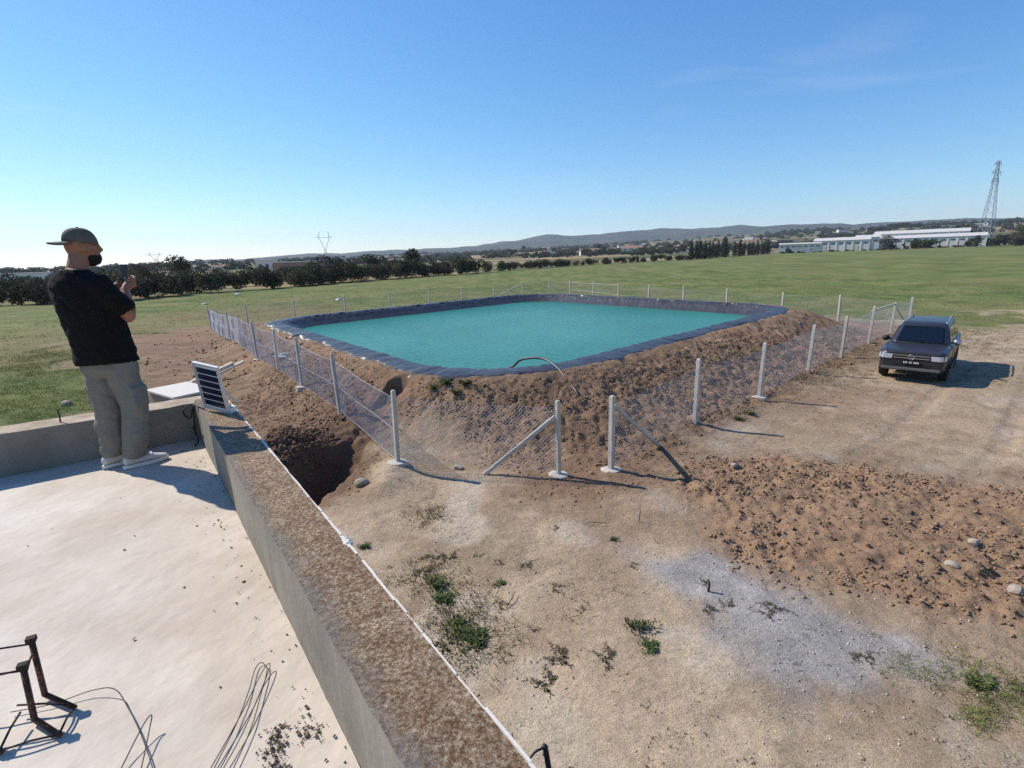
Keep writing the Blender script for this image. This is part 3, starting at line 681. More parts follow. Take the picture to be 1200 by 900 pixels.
fr, tr_ = fence('chain link fence of pale concrete posts running right towards the parked car', RIGHT, 1.57, foot=(0, 2), pitch=.085, r=.0016, leans=[(0, 0), (.02, 0), (.05, .0), (.08, .0), (.08, .02), (.09, 0), (.06, 0), (.0, 0)])
brace(fr, (1.96, 9.65, hz(1.91, 9.6) + 1.32), (3.25, 10.90, hz(3.25, 10.9) - .03))
brace(fr, (15.6, 22.4, 1.44), (18.17, 24.63, 1.46), .055, 'rail'); brace(fr, (18.2, 24.65, 1.40), (20.1, 26.1, .1), .06)
def lerp_pts(a, b, ts): return [(a[0] + (b[0] - a[0]) * t, a[1] + (b[1] - a[1]) * t) for t in ts]
FAR = (4.4, 58.5)
FL = lerp_pts((-20.45, 35.69), FAR, [0, .07, .17, .29, .41, .53, .64, .76, .88, 1])
ff, tf = fence('chain link fence with thin pale posts along the far left side of the pond', FL, 1.55, first=False, pitch=.10, r=.0018)
a, b = FL[7], FL[8]; brace(ff, (a[0], a[1], .1), (b[0], b[1], 1.4)); brace(ff, (b[0], b[1], .1), ((a[0] + b[0]) / 2, (a[1] + b[1]) / 2, .8))
FR = lerp_pts(FAR, (20.23, 26.24), [0, .12, .235, .345, .455, .565, .68, .80, .90, 1])
fq, tq = fence('chain link fence with two horizontal rails along the far right side of the pond', FR, 1.55, first=False, last=False, pitch=.10, r=.0018)
for i in (1, 2): 
    a, b = FR[i], FR[i + 1]; brace(fq, (*a, 1.38), (*b, 1.38), .035, 'rail')
a, b = FR[2], FR[3]; brace(fq, (*a, .55), (*b, .50), .03, 'rail'); brace(fq, (*FR[1], .6), (*FR[2], .6), .03, 'rail')
# ------------------------------------------------------------------ hose at the pond corner
o = cable('hose', [(-.6, 15.6, .8), (.0, 15.1, 1.0), (.25, 14.85, 1.25), (.6, 14.6, 1.36), (.95, 14.3, 1.36), (1.25, 13.75, 1.22), (1.45, 13.2, 1.0), (1.6, 12.7, .85), (1.7, 12.4, .6)], .035, mat('hose', lin(64, 60, 58), .4, .2, 6, 0), 'dark hose arching over the pond rim at the near corner', 'hose')
# ------------------------------------------------------------------ man
def remesh(name, mb, m, voxel, smooth=6, parent=None, noise=0, nscale=12):
    me = mb.mesh(name, m, True); o = link(name + '_tmp', me)
    md = o.modifiers.new('r', 'REMESH'); md.mode = 'VOXEL'; md.voxel_size = voxel; md.use_smooth_shade = True
    if smooth: s = o.modifiers.new('s', 'SMOOTH'); s.factor = .5; s.iterations = smooth
    dg = bpy.context.evaluated_depsgraph_get(); out = bpy.data.meshes.new_from_object(o.evaluated_get(dg), depsgraph=dg)
    bpy.data.objects.remove(o); out.name = name; out.materials.clear(); out.materials.append(m)
    n = len(out.vertices); co = np.empty(n * 3, np.float32); out.vertices.foreach_get('co', co); co = co.reshape(-1, 3)
    if noise:
        no = np.empty(n * 3, np.float32); out.vertices.foreach_get('normal', no); no = no.reshape(-1, 3)
        d = np.abs(fbm(co[:, 0] * nscale + co[:, 1] * nscale * .7, co[:, 2] * nscale * 1.3, 401, 3) - .5) * 2
        d2 = np.abs(fbm(co[:, 1] * nscale * .8 + 5, co[:, 2] * nscale + co[:, 0] * nscale, 411, 3) - .5) * 2
        co = co + no * ((d + d2 - .5) * noise)[:, None]; out.vertices.foreach_set('co', co.astype(np.float32).ravel())
    out.polygons.foreach_set('use_smooth', np.ones(len(out.polygons), bool)); out.update()
    return link(name, out, parent)
def man():
    S = Vector((.78, .62, 0)).normalized(); Vv = Vector((-.62, .78, 0)).normalized()
    base = Vector((-3.0, 3.82, ROOF_Z + .004)); root = empty('person', base)
    tag(root, 'man in black t-shirt, grey trousers and backwards cap photographing the pond with his phone', 'person')
    W = lambda s, v, z: S * s + Vv * v + Vector((0, 0, z))
    th = math.radians(56); Fh = S * math.sin(th) + Vv * math.cos(th); Rh = S * math.cos(th) - Vv * math.sin(th)
    def ring(c, z, hw, hd, F=Fh, R=Rh, n=20, pw=2.4):
        out = []
        for k in range(n):
            q = 2 * PI * k / n; cx, sx = math.cos(q), math.sin(q)
            out.append(c + Vector((0, 0, z)) + R * (hw * abs(cx) ** (2 / pw) * (1 if cx > 0 else -1)) + F * (hd * abs(sx) ** (2 / pw) * (1 if sx > 0 else -1)))
        return out
    skin = mat('skin', lin(150, 104, 80), .6, .08, 18, .1, spec=.3); black = mat('black_cotton', lin(22, 22, 24), .95, .15, 40, .35, bscale=18, spec=.15, dist=.02)
    grey = mat('grey_cotton', lin(120, 116, 106), .95, .04, 60, .3, bscale=30, c2=lin(126, 122, 112), spec=.15, dist=.02)
    lean = lambda z: -Fh * max(0, z - .9) * .17
    # torso stations: z, half width, half depth
    tor = [(.825, .212, .168), (.84, .212, .168), (.95, .205, .165), (1.06, .203, .165), (1.18, .208, .155), (1.30, .222, .145), (1.38, .224, .130), (1.44, .190, .108), (1.475, .13, .09), (1.50, .085, .075)]
    sh = MB(); sh.rings([ring(lean(z), z, w, d) for z, w, d in tor])
    cS = lean(1.41); SR = cS + Rh * .185 + Vector((0, 0, 1.40)); SL = cS - Rh * .185 + Vector((0, 0, 1.405))
    ER = W(.185, -.13, 1.145); WR = W(.195, .035, 1.35); EL = W(-.02, .30, 1.17); WL = W(.145, .165, 1.36)
    def lerp(a, b, t): return a + (b - a) * t
    sh.tube([lerp(SR, cS + Vector((0, 0, 1.38)), .4), SR, lerp(SR, ER, .4), lerp(SR, ER, .80)], [.075, .088, .085, .080], 12)
    sh.tube([lerp(SL, cS + Vector((0, 0, 1.38)), .4), SL, lerp(SL, EL, .4), lerp(SL, EL, .80)], [.075, .088, .085, .080], 12)
    remesh('t_shirt', sh, black, .011, 4, root, .020, 6)
    # body (skin): head, neck, arms, hands and a slimmer trunk and legs under the clothes
    hc = W(-.005, 0, 1.645); Hf = (S * .97 + Vv * .24).normalized(); Hr = (S * .24 - Vv * .97).normalized(); HR = Matrix((Hr, Hf, Vector((0, 0, 1)))).transposed()
    bd = MB()
    bd.ball(hc + Vector((0, 0, .015)), (.075, .098, .108), 18, 14, HR)
    bd.ball(hc + Hf * .038 - Vector((0, 0, .062)), (.058, .066, .062), 14, 10, HR)              # jaw
    bd.tube([cS + Vector((0, 0, 1.42)), lerp(cS + Vector((0, 0, 1.45)), hc, .5), hc - Hf * .015 - Vector((0, 0, .03))], [.075, .062, .062], 14)
    bd.tube([hc + Hf * .095 + Vector((0, 0, .022)), hc + Hf * .112 - Vector((0, 0, .018)), hc + Hf * .096 - Vector((0, 0, .030))], [.010, .015, .011], 8)   # nose
    for s in (1, -1):
        bd.ball(hc + Hr * (.077 * s) - Hf * .008 + Vector((0, 0, -.005)), (.010, .022, .033), 8, 8, HR)     # ears
        bd.ball(hc + Hf * .083 + Hr * (.03 * s) + Vector((0, 0, .028)), (.016, .012, .009), 8, 6, HR)       # brows
    bd.tube([hc + Hf * .094 + Hr * .022 - Vector((0, 0, .058)), hc + Hf * .102 - Vector((0, 0, .057)), hc + Hf * .094 - Hr * .022 - Vector((0, 0, .058))], .006, 6)
    for a, e, w in ((SR, ER, WR), (SL, EL, WL)):
        bd.tube([a, lerp(a, e, .5), e, lerp(e, w, .3), lerp(e, w, .8), w], [.055, .052, .045, .046, .033, .029], 12)
    bd.rings([ring(lean(z), z, w * .85, d * .82, n=14) for z, w, d in tor[1:]])
    hipc = Vector((0, 0, 0))
    HRp = Rh * .095 + Vector((0, 0, .88)); HLp = -Rh * .095 + Vector((0, 0, .88))
    KR = W(.105, -.075, .47); AR = W(.045, -.055, .09); KL = W(-.055, .065, .475); AL = W(-.085, .085, .09)
    for h_, k_, a_ in ((HRp, KR, AR), (HLp, KL, AL)):
        bd.tube([h_, lerp(h_, k_, .5), k_, lerp(k_, a_, .4), a_, a_ - Vector((0, 0, .04))], [.085, .075, .055, .052, .036, .036], 12)
    # hands: palm plus five bent fingers closing on the phone
    pc = W(.212, .105, 1.445); pr_ = (S * .45 - Vv * .15).normalized()            # phone centre
    PF = (-S * .55 - Vv * .83).normalized(); PX = Vector((0, 0, 1)).cross(PF).normalized()    # screen normal (towards him) and its width
    PF = (-Hf * .86 - Vv * .2 + Vector((0, 0, .1))).normalized(); PX = Vector((0, 0, 1)).cross(PF).normalized(); PU = PF.cross(PX)
    for (w, side) in ((WR, 1 if PX.dot(WR - WL) > 0 else -1), (WL, -1 if PX.dot(WR - WL) > 0 else 1)):
        pal = pc + PX * side * .045 - PU * .065 - PF * .012
        bd.tube([w, lerp(w, pal, .35), lerp(w, pal, .8), pal + PU * .01], [.028, .031, .034, .026], 10)
        for i in range(4):
            L = (.062, .072, .068, .054)[i]; st = pal + PU * (-.022 + .019 * i) + PX * side * .012 - PF * .012
            k1 = st - PF * .016 + PX * side * .006 + PU * .012; k2 = k1 - PX * side * L * .5 - PF * .004 + PU * .010; k3 = k2 - PX * side * L * .5 + PF * .004 + PU * .006
            bd.tube([st, k1, k2, k3], [.0095, .0092, .0085, .007], 8)
        t0 = pal - PU * .01 + PX * side * .012 + PF * .012
        bd.tube([t0, t0 + PF * .016 + PU * .028, t0 + PF * .020 + PU * .055 - PX * side * .022], [.012, .0105, .008], 8)
    remesh('body', bd, skin, .0058, 3, root)
    ph = MB(); Rp = Matrix((PX, PU, PF)).transposed(); ph.box(Vector((0, 0, 0)), (.076, .158, .009), Rp)
    po = empty('smartphone', base + pc); tag(po, 'blue backed smartphone held up in both hands by the man', 'phone')
    ph.build('case', mat('phone_case', lin(40, 58, 104), .3, .1, 5, 0), po, bevel=.003)
    MB().box(PF * .0052, (.07, .15, .0016), Rp).build('screen', mat('screen', lin(16, 20, 36), .5, .1, 4, 0, spec=.15), po)
    MB().box(-PF * .006 + PU * .055 + PX * .02, (.024, .03, .004), Rp).build('camera_bump', M_black, po)
    # beard
    be = MB(); be.ball(hc + Hf * .036 - Vector((0, 0, .074)), (.0625, .071, .056), 16, 12, HR)
    remesh('beard', be, mat('beard_hair', lin(30, 23, 20), .9, .3, 60, .6, bscale=150), .006, 2, root, .004, 40)
    # trousers
    tr = MB()
    tr.rings([ring(lean(z) , z, w, d) for z, w, d in ((.96, .150, .115), (.91, .168, .132), (.86, .178, .142), (.79, .186, .148), (.73, .16, .12))])
    for h_, k_, a_, s in ((HRp, KR, AR, 1), (HLp, KL, AL, -1)):
        tr.tube([h_ + Vector((0, 0, .02)), lerp(h_, k_, .35), lerp(h_, k_, .75), k_, lerp(k_, a_, .35), lerp(k_, a_, .75), a_ + Vector((0, 0, .03)), a_ + Vector((0, 0, -.005))], [.108, .107, .098, .094, .09, .084, .076, .078], 14)
        pk = lerp(h_, k_, .78); tr.box(pk + Rh * s * .092, (.035, .13, .16), Matrix((Rh, Fh, Vector((0, 0, 1)))).transposed())
    remesh('trousers', tr, grey, .010, 5, root, .018, 6)
    # shoes
    lea = mat('shoe_leather', lin(196, 192, 184), .6, .06, 20, .1); sole_m = mat('shoe_sole', lin(222, 218, 208), .7, .05, 20, .1)
    for a_, fd in ((AR, (S * .97 + Vv * .20).normalized()), (AL, (S * .93 + Vv * .36).normalized())):
        rt = Vector((fd.y, -fd.x, 0)); c0 = Vector((a_.x, a_.y, 0)); mb = MB(); R = []
        for t, hw, z1, z0 in ((-.085, .022, .075, .03), (-.07, .034, .095, .024), (-.02, .038, .115, .022), (.03, .041, .108, .022), (.09, .046, .082, .022), (.14, .048, .062, .022), (.18, .042, .05, .022), (.205, .026, .042, .024)):
            R.append([c0 + fd * t + rt * (hw * math.cos(q)) + Vector((0, 0, (z1 + z0) / 2 + (z1 - z0) / 2 * math.sin(q))) for q in [2 * PI * k / 14 for k in range(14)]])
        mb.rings(R); o = remesh('shoe', mb, lea, .007, 2, root)
        so = MB(); R = []
        for z in (.0, .026):
            R.append([c0 + fd * (.06 + .155 * math.cos(q)) + rt * ((.047 if math.cos(q) > 0 else .040) * math.sin(q)) + Vector((0, 0, z)) for q in [2 * PI * k / 24 for k in range(24)]])
        so.rings(R).build('sole', sole_m, o)
        lc = MB()
        for k in range(4): 
            t = .035 + k * .022; lc.tube([c0 + fd * t - rt * .024 + Vector((0, 0, .104 - k * .009)), c0 + fd * (t + .004) + Vector((0, 0, .114 - k * .010)), c0 + fd * t + rt * .024 + Vector((0, 0, .104 - k * .009))], .003, 5)
        lc.build('laces', sole_m, o)
    # cap worn backwards
    cm = mat('cap_cloth', lin(92, 86, 78), .9, .15, 30, .3, bscale=80); cp = MB(); R = []
    for i in range(9):
        t = PI / 2 * i / 8; k = math.cos(t) ** .8; zz = math.sin(t) ** .9
        R.append([hc + Vector((0, 0, .028)) + HR @ Vector((.080 * max(k, .02) * math.cos(q), .103 * max(k, .02) * math.sin(q), .108 * zz - .018 * math.sin(q) * (1 - zz))) for q in [2 * PI * j / 24 for j in range(24)]])
    cap = cp.rings(R).build('cap', cm, root, True)
    vz = MB(); top = []; bot = []
    for j in range(13):
        q = PI * (j / 12) ; ex = math.cos(q); ey = math.sin(q)
        for t, lst in ((0, top), (1, bot)):
            p = Vector((.078 * ex * (1 - .05 * t), -(.072 + (.115 * ey ** .6) * t), .046 - .012 * abs(ex) ** 2 - .010 * t)); lst.append(p)
    Vt = [hc + HR @ p for p in top + bot] + [hc + HR @ (p - Vector((0, 0, .005))) for p in top + bot]; n = 13; Fv = []
    for j in range(n - 1):
        Fv += [(j, j + 1, n + j + 1, n + j), (2 * n + j + 1, 2 * n + j, 3 * n + j, 3 * n + j + 1), (n + j, n + j + 1, 3 * n + j + 1, 3 * n + j)]
    vz.add(Vt, Fv).build('visor', cm, cap)
    MB().ball(hc + Vector((0, 0, .137)), (.008, .008, .005), 8, 5).build('button', cm, cap, True)
man()
# ------------------------------------------------------------------ car
def boolean_cut(me_body, cutters, m):
    o = link('tmp_body', me_body); cs = []
    for c in cutters:
        k = link('tmp_cut', c); cs.append(k); md = o.modifiers.new('b', 'BOOLEAN'); md.operation = 'DIFFERENCE'; md.solver = 'EXACT'; md.object = k
    bv = o.modifiers.new('bv', 'BEVEL'); bv.width = .02; bv.segments = 2; bv.limit_method = 'ANGLE'; bv.angle_limit = math.radians(28)
    dg = bpy.context.evaluated_depsgraph_get(); out = bpy.data.meshes.new_from_object(o.evaluated_get(dg), depsgraph=dg)
    for k in cs + [o]: bpy.data.objects.remove(k)
    return out
def car():
    head = Vector((-.695, -.72, 0)).normalized(); loc = Vector((12.38, 15.72, 0)) - head * 2.2
    root = empty('pickup_car', (loc.x, loc.y, 0), math.atan2(head.y, head.x)); sca = .90; root.scale = (sca,) * 3
    root.location.z = hz(loc.x, loc.y) - .01
    tag(root, 'dark grey four wheel drive car with silver roof rails parked beside the fence', 'car')
    paint = mat('car_paint', lin(46, 43, 45), .42, .06, 3, 0, spec=.4, metal=.1); paint.node_tree.nodes['Principled BSDF'].inputs['Coat Weight'].default_value = .25
    glass = mat('car_glass', lin(14, 18, 22), .05, .1, 2, 0, spec=.7); chrome = mat('chrome', lin(190, 192, 196), .25, .05, 8, 0, metal=.9)
    trim = mat('black_trim', lin(24, 24, 25), .6, .1, 14, .1); tyre = mat('tyre', lin(30, 29, 28), .9, .15, 20, .2); lampm = mat('headlamp', lin(196, 202, 210), .12, .1, 9, 0, metal=.3, spec=.7)
    plate = mat('plate_black', lin(22, 22, 24), .4, .1, 5, 0); pw = mat('plate_white', lin(225, 225, 222), .5, .03, 5, 0)
    # lower body: x, zbottom, half width, shoulder z, top half width, top z
    st = [(2.60, .44, .78, .92, .70, 1.00), (2.54, .39, .87, .97, .76, 1.045), (2.35, .36, .93, 1.02, .80, 1.085), (1.9, .36, .955, 1.06, .83, 1.12), (1.15, .36, .96, 1.10, .84, 1.16), (.2, .36, .96, 1.12, .86, 1.16), (-1.4, .36, .96, 1.14, .86, 1.17), (-2.35, .40, .95, 1.14, .86, 1.17), (-2.52, .46, .90, 1.10, .84, 1.15)]
    mb = MB(); R = []
    for x, zb, w, zs, wt, zt in st:
        h = [(wt * .5, zt + .018), (wt, zt), (w, zs), (w + .004, (zs + zb) / 2 + .1), (w - .02, zb + .10), (w - .09, zb)]
        R.append([Vector((x, y, z)) for y, z in h] + [Vector((x, -y, z)) for y, z in h[::-1]])
    bm_ = mb.rings(R).mesh('body')
    cut = []
    for x in (1.68, -1.42):
        for s in (1, -1): cut.append(MB().tube([(x, s * .62, .40), (x, s * 1.1, .40)], .455, 24).mesh('cut'))
    bb = boolean_cut(bm_, cut, paint); bb.materials.clear(); bb.materials.append(paint); bb.name = 'body'; body = link('body', bb, root)
    # cabin shell
    zb, zt = 1.15, 1.80
    bot = [(1.22, .84), (-2.42, .84)]; topx = (.42, -2.18); wt = .66; R = []
    for z, x0, x1, w in ((zb, 1.24, -2.46, .855), (1.22, 1.12, -2.44, .845), (1.70, .50, -2.28, .70), (1.78, .34, -2.20, .645), (1.815, .10, -2.02, .56), (1.825, -.1, -1.9, .40)):
        xs = [x0, x0 - .10, x0 - .5, (x0 + x1) / 2, x1 + .4, x1 + .08, x1]; ws = [w * .80, w * .985, w, w, w, w * .98, w * .86]
        R.append([Vector((x, y, z)) for x, y in zip(xs, ws)] + [Vector((x, -y, z)) for x, y in zip(xs[::-1], ws[::-1])])
    MB().rings(R).build('cabin', paint, root, True)
    # glass panes a few millimetres proud of the shell
    def pane(name, q, m=glass, par=root, th=.012):
        a, b, c, d = [Vector(p) for p in q]; n = (b - a).cross(d - a).normalized(); P = [p + n * th for p in (a, b, c, d)] + [p - n * .02 for p in (a, b, c, d)]
        return MB().add(P, [(0, 1, 2, 3), (7, 6, 5, 4), (0, 4, 5, 1), (1, 5, 6, 2), (2, 6, 7, 3), (3, 7, 4, 0)]).build(name, m, par)
    ws_ = pane('windscreen', [(1.165, .66, 1.20), (1.165, -.66, 1.20), (.545, -.56, 1.69), (.545, .56, 1.69)][::-1] if False else [(1.165, -.665, 1.195), (1.165, .665, 1.195), (.545, .56, 1.685), (.545, -.56, 1.685)], th=.03)
    for s in (1, -1):
        def sp(x0, x1, x2, x3): 
            q = [(x0, s * .853, 1.21), (x1, s * .853, 1.21), (x2, s * .715, 1.67), (x3, s * .715, 1.67)]
            return q if s < 0 else [q[1], q[0], q[3], q[2]]
        for q in (sp(.06, .92, .40, .06), sp(-.95, -.04, -.02, -.95), sp(-2.15, -1.08, -1.08, -2.05)): pane('side_window', q)
        MB().tube([(.32, s * .63, 1.80), (.22, s * .63, 1.87), (-1.9, s * .61, 1.895), (-2.0, s * .61, 1.82)], .022, 8).build('roof_rail', chrome, root, True)
        mo = MB().ball((0, 0, 0), (.09, .13, .10), 12, 8).build('mirror', trim if s < 0 else chrome, root, True); mo.location = (.82, s * 1.03, 1.24)
        MB().bar((.80, s * .86, 1.20), (.82, s * .97, 1.22), .05).build('mirror_arm', trim, root)
        # headlights wrap round the corner
        a = [(2.612, s * .52, .955), (2.612, s * .775, .955), (2.612, s * .775, .80), (2.612, s * .55, .80)]; hl = pane('headlight', a if s < 0 else [a[1], a[0], a[3], a[2]], lampm, root, .012)
        a = [(2.615, s * .775, .955), (2.45, s * .915, .965), (2.45, s * .925, .81), (2.615, s * .79, .80)]; pane('lamp_wrap', a if s < 0 else [a[1], a[0], a[3], a[2]], lampm, hl, .014)
        fg = MB().tube([(2.50, s * .68, .56), (2.57, s * .68, .56)], .055, 12).build('fog_lamp', lampm, root, True)
        for k, x in enumerate((-.0, -1.02)): MB().box((x - .3, s * .972, 1.02), (.17, .02, .035)).build('door_handle', chrome, root)
        for x in (.98, -.0, -1.03): MB().box((x, s * .963, .78), (.012, .012, .62)).build('door_seam', trim, root)
        MB().box((.12, s * .965, .40), (2.2, .09, .10)).build('side_step', trim, root, bevel=.02)
        pane('tail_light', [(-2.50, s * .90, .80), (-2.50, s * .68, .80), (-2.50, s * .68, 1.08), (-2.50, s * .90, 1.08)][::(1 if s > 0 else -1)], mat('tail_red', lin(150, 20, 18), .2, .1, 5, 0), root, .03)
        for x in (1.68, -1.42):
            wh = empty('wheel', (x, s * .845, .39)); wh.parent = root
            mb = MB(); R = []
            for yy, rr in ((-.12, .27), (-.125, .35), (-.09, .385), (.09, .385), (.125, .35), (.12, .27)): R.append([Vector((rr * math.cos(2 * PI * k / 28), yy, rr * math.sin(2 * PI * k / 28))) for k in range(28)])
            R.append(R[0]); mb.rings(R, cap=False).build('tyre', tyre, wh, True)
            mb = MB(); mb.tube([(0, -.05, 0), (0, s * .07, 0)], .27, 24)
            for k in range(6):
                q = 2 * PI * k / 6; mb.bar((.05 * math.cos(q), s * .085, .05 * math.sin(q)), (.25 * math.cos(q), s * .085, .25 * math.sin(q)), .06, .03, (0, 1, 0))
            mb.build('rim', mat('rim', lin(150, 150, 154), .35, .05, 6, 0, metal=.7), wh)
    # front
    gr = MB().box((2.59, 0, .875), (.05, 1.02, .17)).build('grille', trim, root, bevel=.01)
    for z in (.93, .845): MB().box((2.62, 0, z), (.02, 1.0, .028)).build('grille_bar', chrome, gr)
    em = MB(); R = []
    for k in range(25):
        q = 2 * PI * k / 24; em_p = Vector((2.645, .085 * math.cos(q), .885 + .085 * math.sin(q))); R.append(em_p)
    e = MB().tube(R, .010, 6).build('emblem', chrome, gr, True)
    mb = MB()
    for a, b in (((-.03, .06), (0, .008)), ((0, .008), (.03, .06)), ((-.06, .03), (-.03, -.055)), ((-.03, -.055), (0, .0)), ((0, .0), (.03, -.055)), ((.03, -.055), (.06, .03))):
        mb.bar((2.645, a[0], .885 + a[1]), (2.645, b[0], .885 + b[1]), .012)
    mb.build('emblem_strokes', chrome, gr)
    MB().box((2.575, 0, .60), (.06, 1.10, .15)).build('lower_grille', trim, root, bevel=.015)
    MB().box((2.50, 0, .47), (.22, 1.62, .10)).build('front_skid', mat('skid', lin(96, 96, 98), .5, .1, 6, .1), root, bevel=.02)
    pl = MB().box((2.635, 0, .70), (.02, .50, .11)).build('number_plate', plate, root, bevel=.004)
    mb = MB()
    for y, w in ((-.19, .03), (-.15, .03), (-.11, .03), (-.035, .02), (.0, .03), (.035, .015), (.10, .03), (.14, .03), (.18, .03), (.215, .02)): mb.box((2.647, y, .70), (.004, w * .75, .062))
    o = mb.build('plate_characters', pw, pl); o['kind'] = 'stuff'
    for s in (1, -1): MB().bar((1.28, s * .05, 1.185), (1.10, s * .50, 1.245), .014).build('wiper', trim, root)
    MB().box((1.05, .25, 1.20), (.14, .30, .01)).build('dash_reflection', pw, root)  # white slab added to imitate a pale reflection in the windscreen
car()
# ------------------------------------------------------------------ loose soil, stones, grass
M_clod = mat('clod', lin(120, 96, 75), .97, .25, 2.2, .5, bscale=20, c2=lin(164, 134, 107), spec=.1)
def scatter(n, xr, yr, fn):
    x = rng.uniform(*xr, n); y = rng.uniform(*yr, n); k = fn(x, y) > rng.uniform(0, 1, n); return np.stack([x[k], y[k]], -1)
def clod_density(x, y):
    g, b, gv, cl_, sd_, fs_, a, c = masks(x, y)
    slope = sstep(1.0, 1.8, sd_) * sstep(5.2, 3.6, sd_)
    patch = sstep(.42, .62, fbm(x * .9, y * .9, 501))
    return sstep(.45, .85, b) * (sd_ > .95) * np.clip(.14 + .7 * slope * (.4 + .6 * patch) + .9 * cl_ * (.15 + .85 * patch) + .5 * np.exp(-((x + 4.8) / .8) ** 2 - ((y - 10.6) / 1.6) ** 2), 0, 1) * (line_d(TRENCH, x, y) > .75)
pts = scatter(170000, (-9, 13), (4.2, 20), clod_density)
pebbles('soil_clods', pts, M_clod, 'crumbly brown clods of dug soil on the pond bank and clearing', .007, .046, height, .55, pw=2.6)
pts = scatter(14000, (-20, 26), (18, 45), lambda x, y: clod_density(x, y))
pebbles('soil_clods', pts, M_clod, 'larger brown soil clods on the far banks of the pond', .03, .10, height, .75)
def pale_density(x, y):
    g, b, gv, cl_, sd_, fs_, a, c = masks(x, y)
    return np.clip((1 - g) * (1 - b) * .35 + gv * .9, 0, 1) * (sd_ > 1) * (rn(x, y) > .75)
pts = scatter(34000, (-3, 13), (3.2, 15), pale_density)
pebbles('loose_gravel', pts, mat('pale_stone', lin(168, 156, 142), .95, .25, 1.5, .3, c2=lin(196, 186, 172)), 'small pale stones and gravel strewn over the dry clearing', .004, .022, height, .6, pw=3.2)
def blades(name, pts, m, label, h0, h1, w, per=5, spread=.05, bend=.5):
    n = len(pts) * per; P = np.repeat(np.array(pts), per, 0) + rng.normal(0, spread, (n, 2)); z = height(P[:, 0], P[:, 1]) - .01
    a = rng.uniform(0, 2 * PI, n); h = rng.uniform(h0, h1, n); t = rng.normal(0, bend, (n, 2)) * h[:, None]
    dx, dy = np.cos(a) * w / 2, np.sin(a) * w / 2
    A = np.stack([P[:, 0] - dx, P[:, 1] - dy, z], -1); B = np.stack([P[:, 0] + dx, P[:, 1] + dy, z], -1)
    Cc = np.stack([P[:, 0] + t[:, 0], P[:, 1] + t[:, 1], z + h], -1)
    V = np.stack([A, B, Cc], 1).reshape(-1, 3); F = np.arange(n * 3).reshape(-1, 3)
    return tag(link(name, np_mesh(name, V, F, m)), label, kind='stuff')
pts = np.stack([rng.normal(-4.85, .42, 2600), rng.normal(10.5, .95, 2600)], -1); pts = pts[line_d(TRENCH, pts[:, 0], pts[:, 1]) > .42]
pebbles('spoil_clods', pts, mat('damp_clod', lin(88, 68, 54), .97, .3, 2.2, .5, c2=lin(122, 96, 76), spec=.1), 'dark damp clods heaped beside the trench', .012, .075, height, .8, pw=3)
M_grass = mat('grass_blade', lin(88, 104, 48), .85, .35, 3.5, 0, c2=lin(150, 154, 92), spec=.15, trans=.25)
def gd(x, y): return masks(x, y)[0] * (pond_sd(x, y) > 1) * (.25 + .75 * sstep(.35, .6, fbm(x * .8, y * .8, 511)))
blades('grass', scatter(42000, (-26, -4.5), (6, 34), gd), M_grass, 'short weedy grass of the field left of the pond', .03, .13, .016, 6, .07, .7)
blades('grass', scatter(14000, (-45, 45), (22, 80), gd), M_grass, 'short green grass of the open field behind the pond', .05, .13, .03, 5, .12)
pts = np.concatenate([rng.normal(c, s, (n, 2)) for c, s, n in (((4.55, 4.15), .22, 150), ((4.15, 3.85), .12, 60), ((3.95, 4.42), .16, 40), ((5.0, 3.9), .3, 120))])
blades('grass', pts, M_grass, 'green grass tufts at the near right edge of the gravel', .02, .09, .009, 8, .03, .6)
M_dry = mat('dry_grass', lin(98, 94, 62), .9, .3, 9, 0, c2=lin(142, 130, 94), spec=.1)
pts = np.concatenate([rng.normal(c, s, (n, 2)) for c, s, n in (((-1.15, 6.25), .24, 85), ((-.75, 5.4), .28, 110), ((-.45, 4.95), .25, 90), ((-1.4, 7.9), .2, 60), ((9.6, 16.3), .7, 240), ((11.3, 17.6), .8, 260), ((14.2, 21), .9, 260), ((19, 21.5), 1.6, 500), ((21.5, 24.2), 1.5, 400), ((16.5, 15.5), 1.2, 120))])
blades('dry_grass', pts, M_dry, 'dry straw coloured weeds along the parapet foot and fence line', .02, .08, .014, 10, .05, 1.0)
def litter_density(x, y):
    g, b, gv, cl_, sd_, fs_, a, c = masks(x, y)
    return (1 - g) * (1 - .7 * b) * sstep(.45, .68, fbm(x * 1.3, y * 1.3, 521, 4)) * (rn(x, y) > .72) * (sd_ > 1.5) * np.clip(1.3 - y / 16, .1, 1)
blades('plant_litter', scatter(16000, (-3.5, 14), (3.2, 18), litter_density), mat('litter', lin(66, 56, 44), .95, .35, 3, 0, c2=lin(112, 96, 76), spec=.1), 'dead stalks and dry leaf bits strewn over the bare clearing', .006, .035, .02, 5, .03, 1.5)
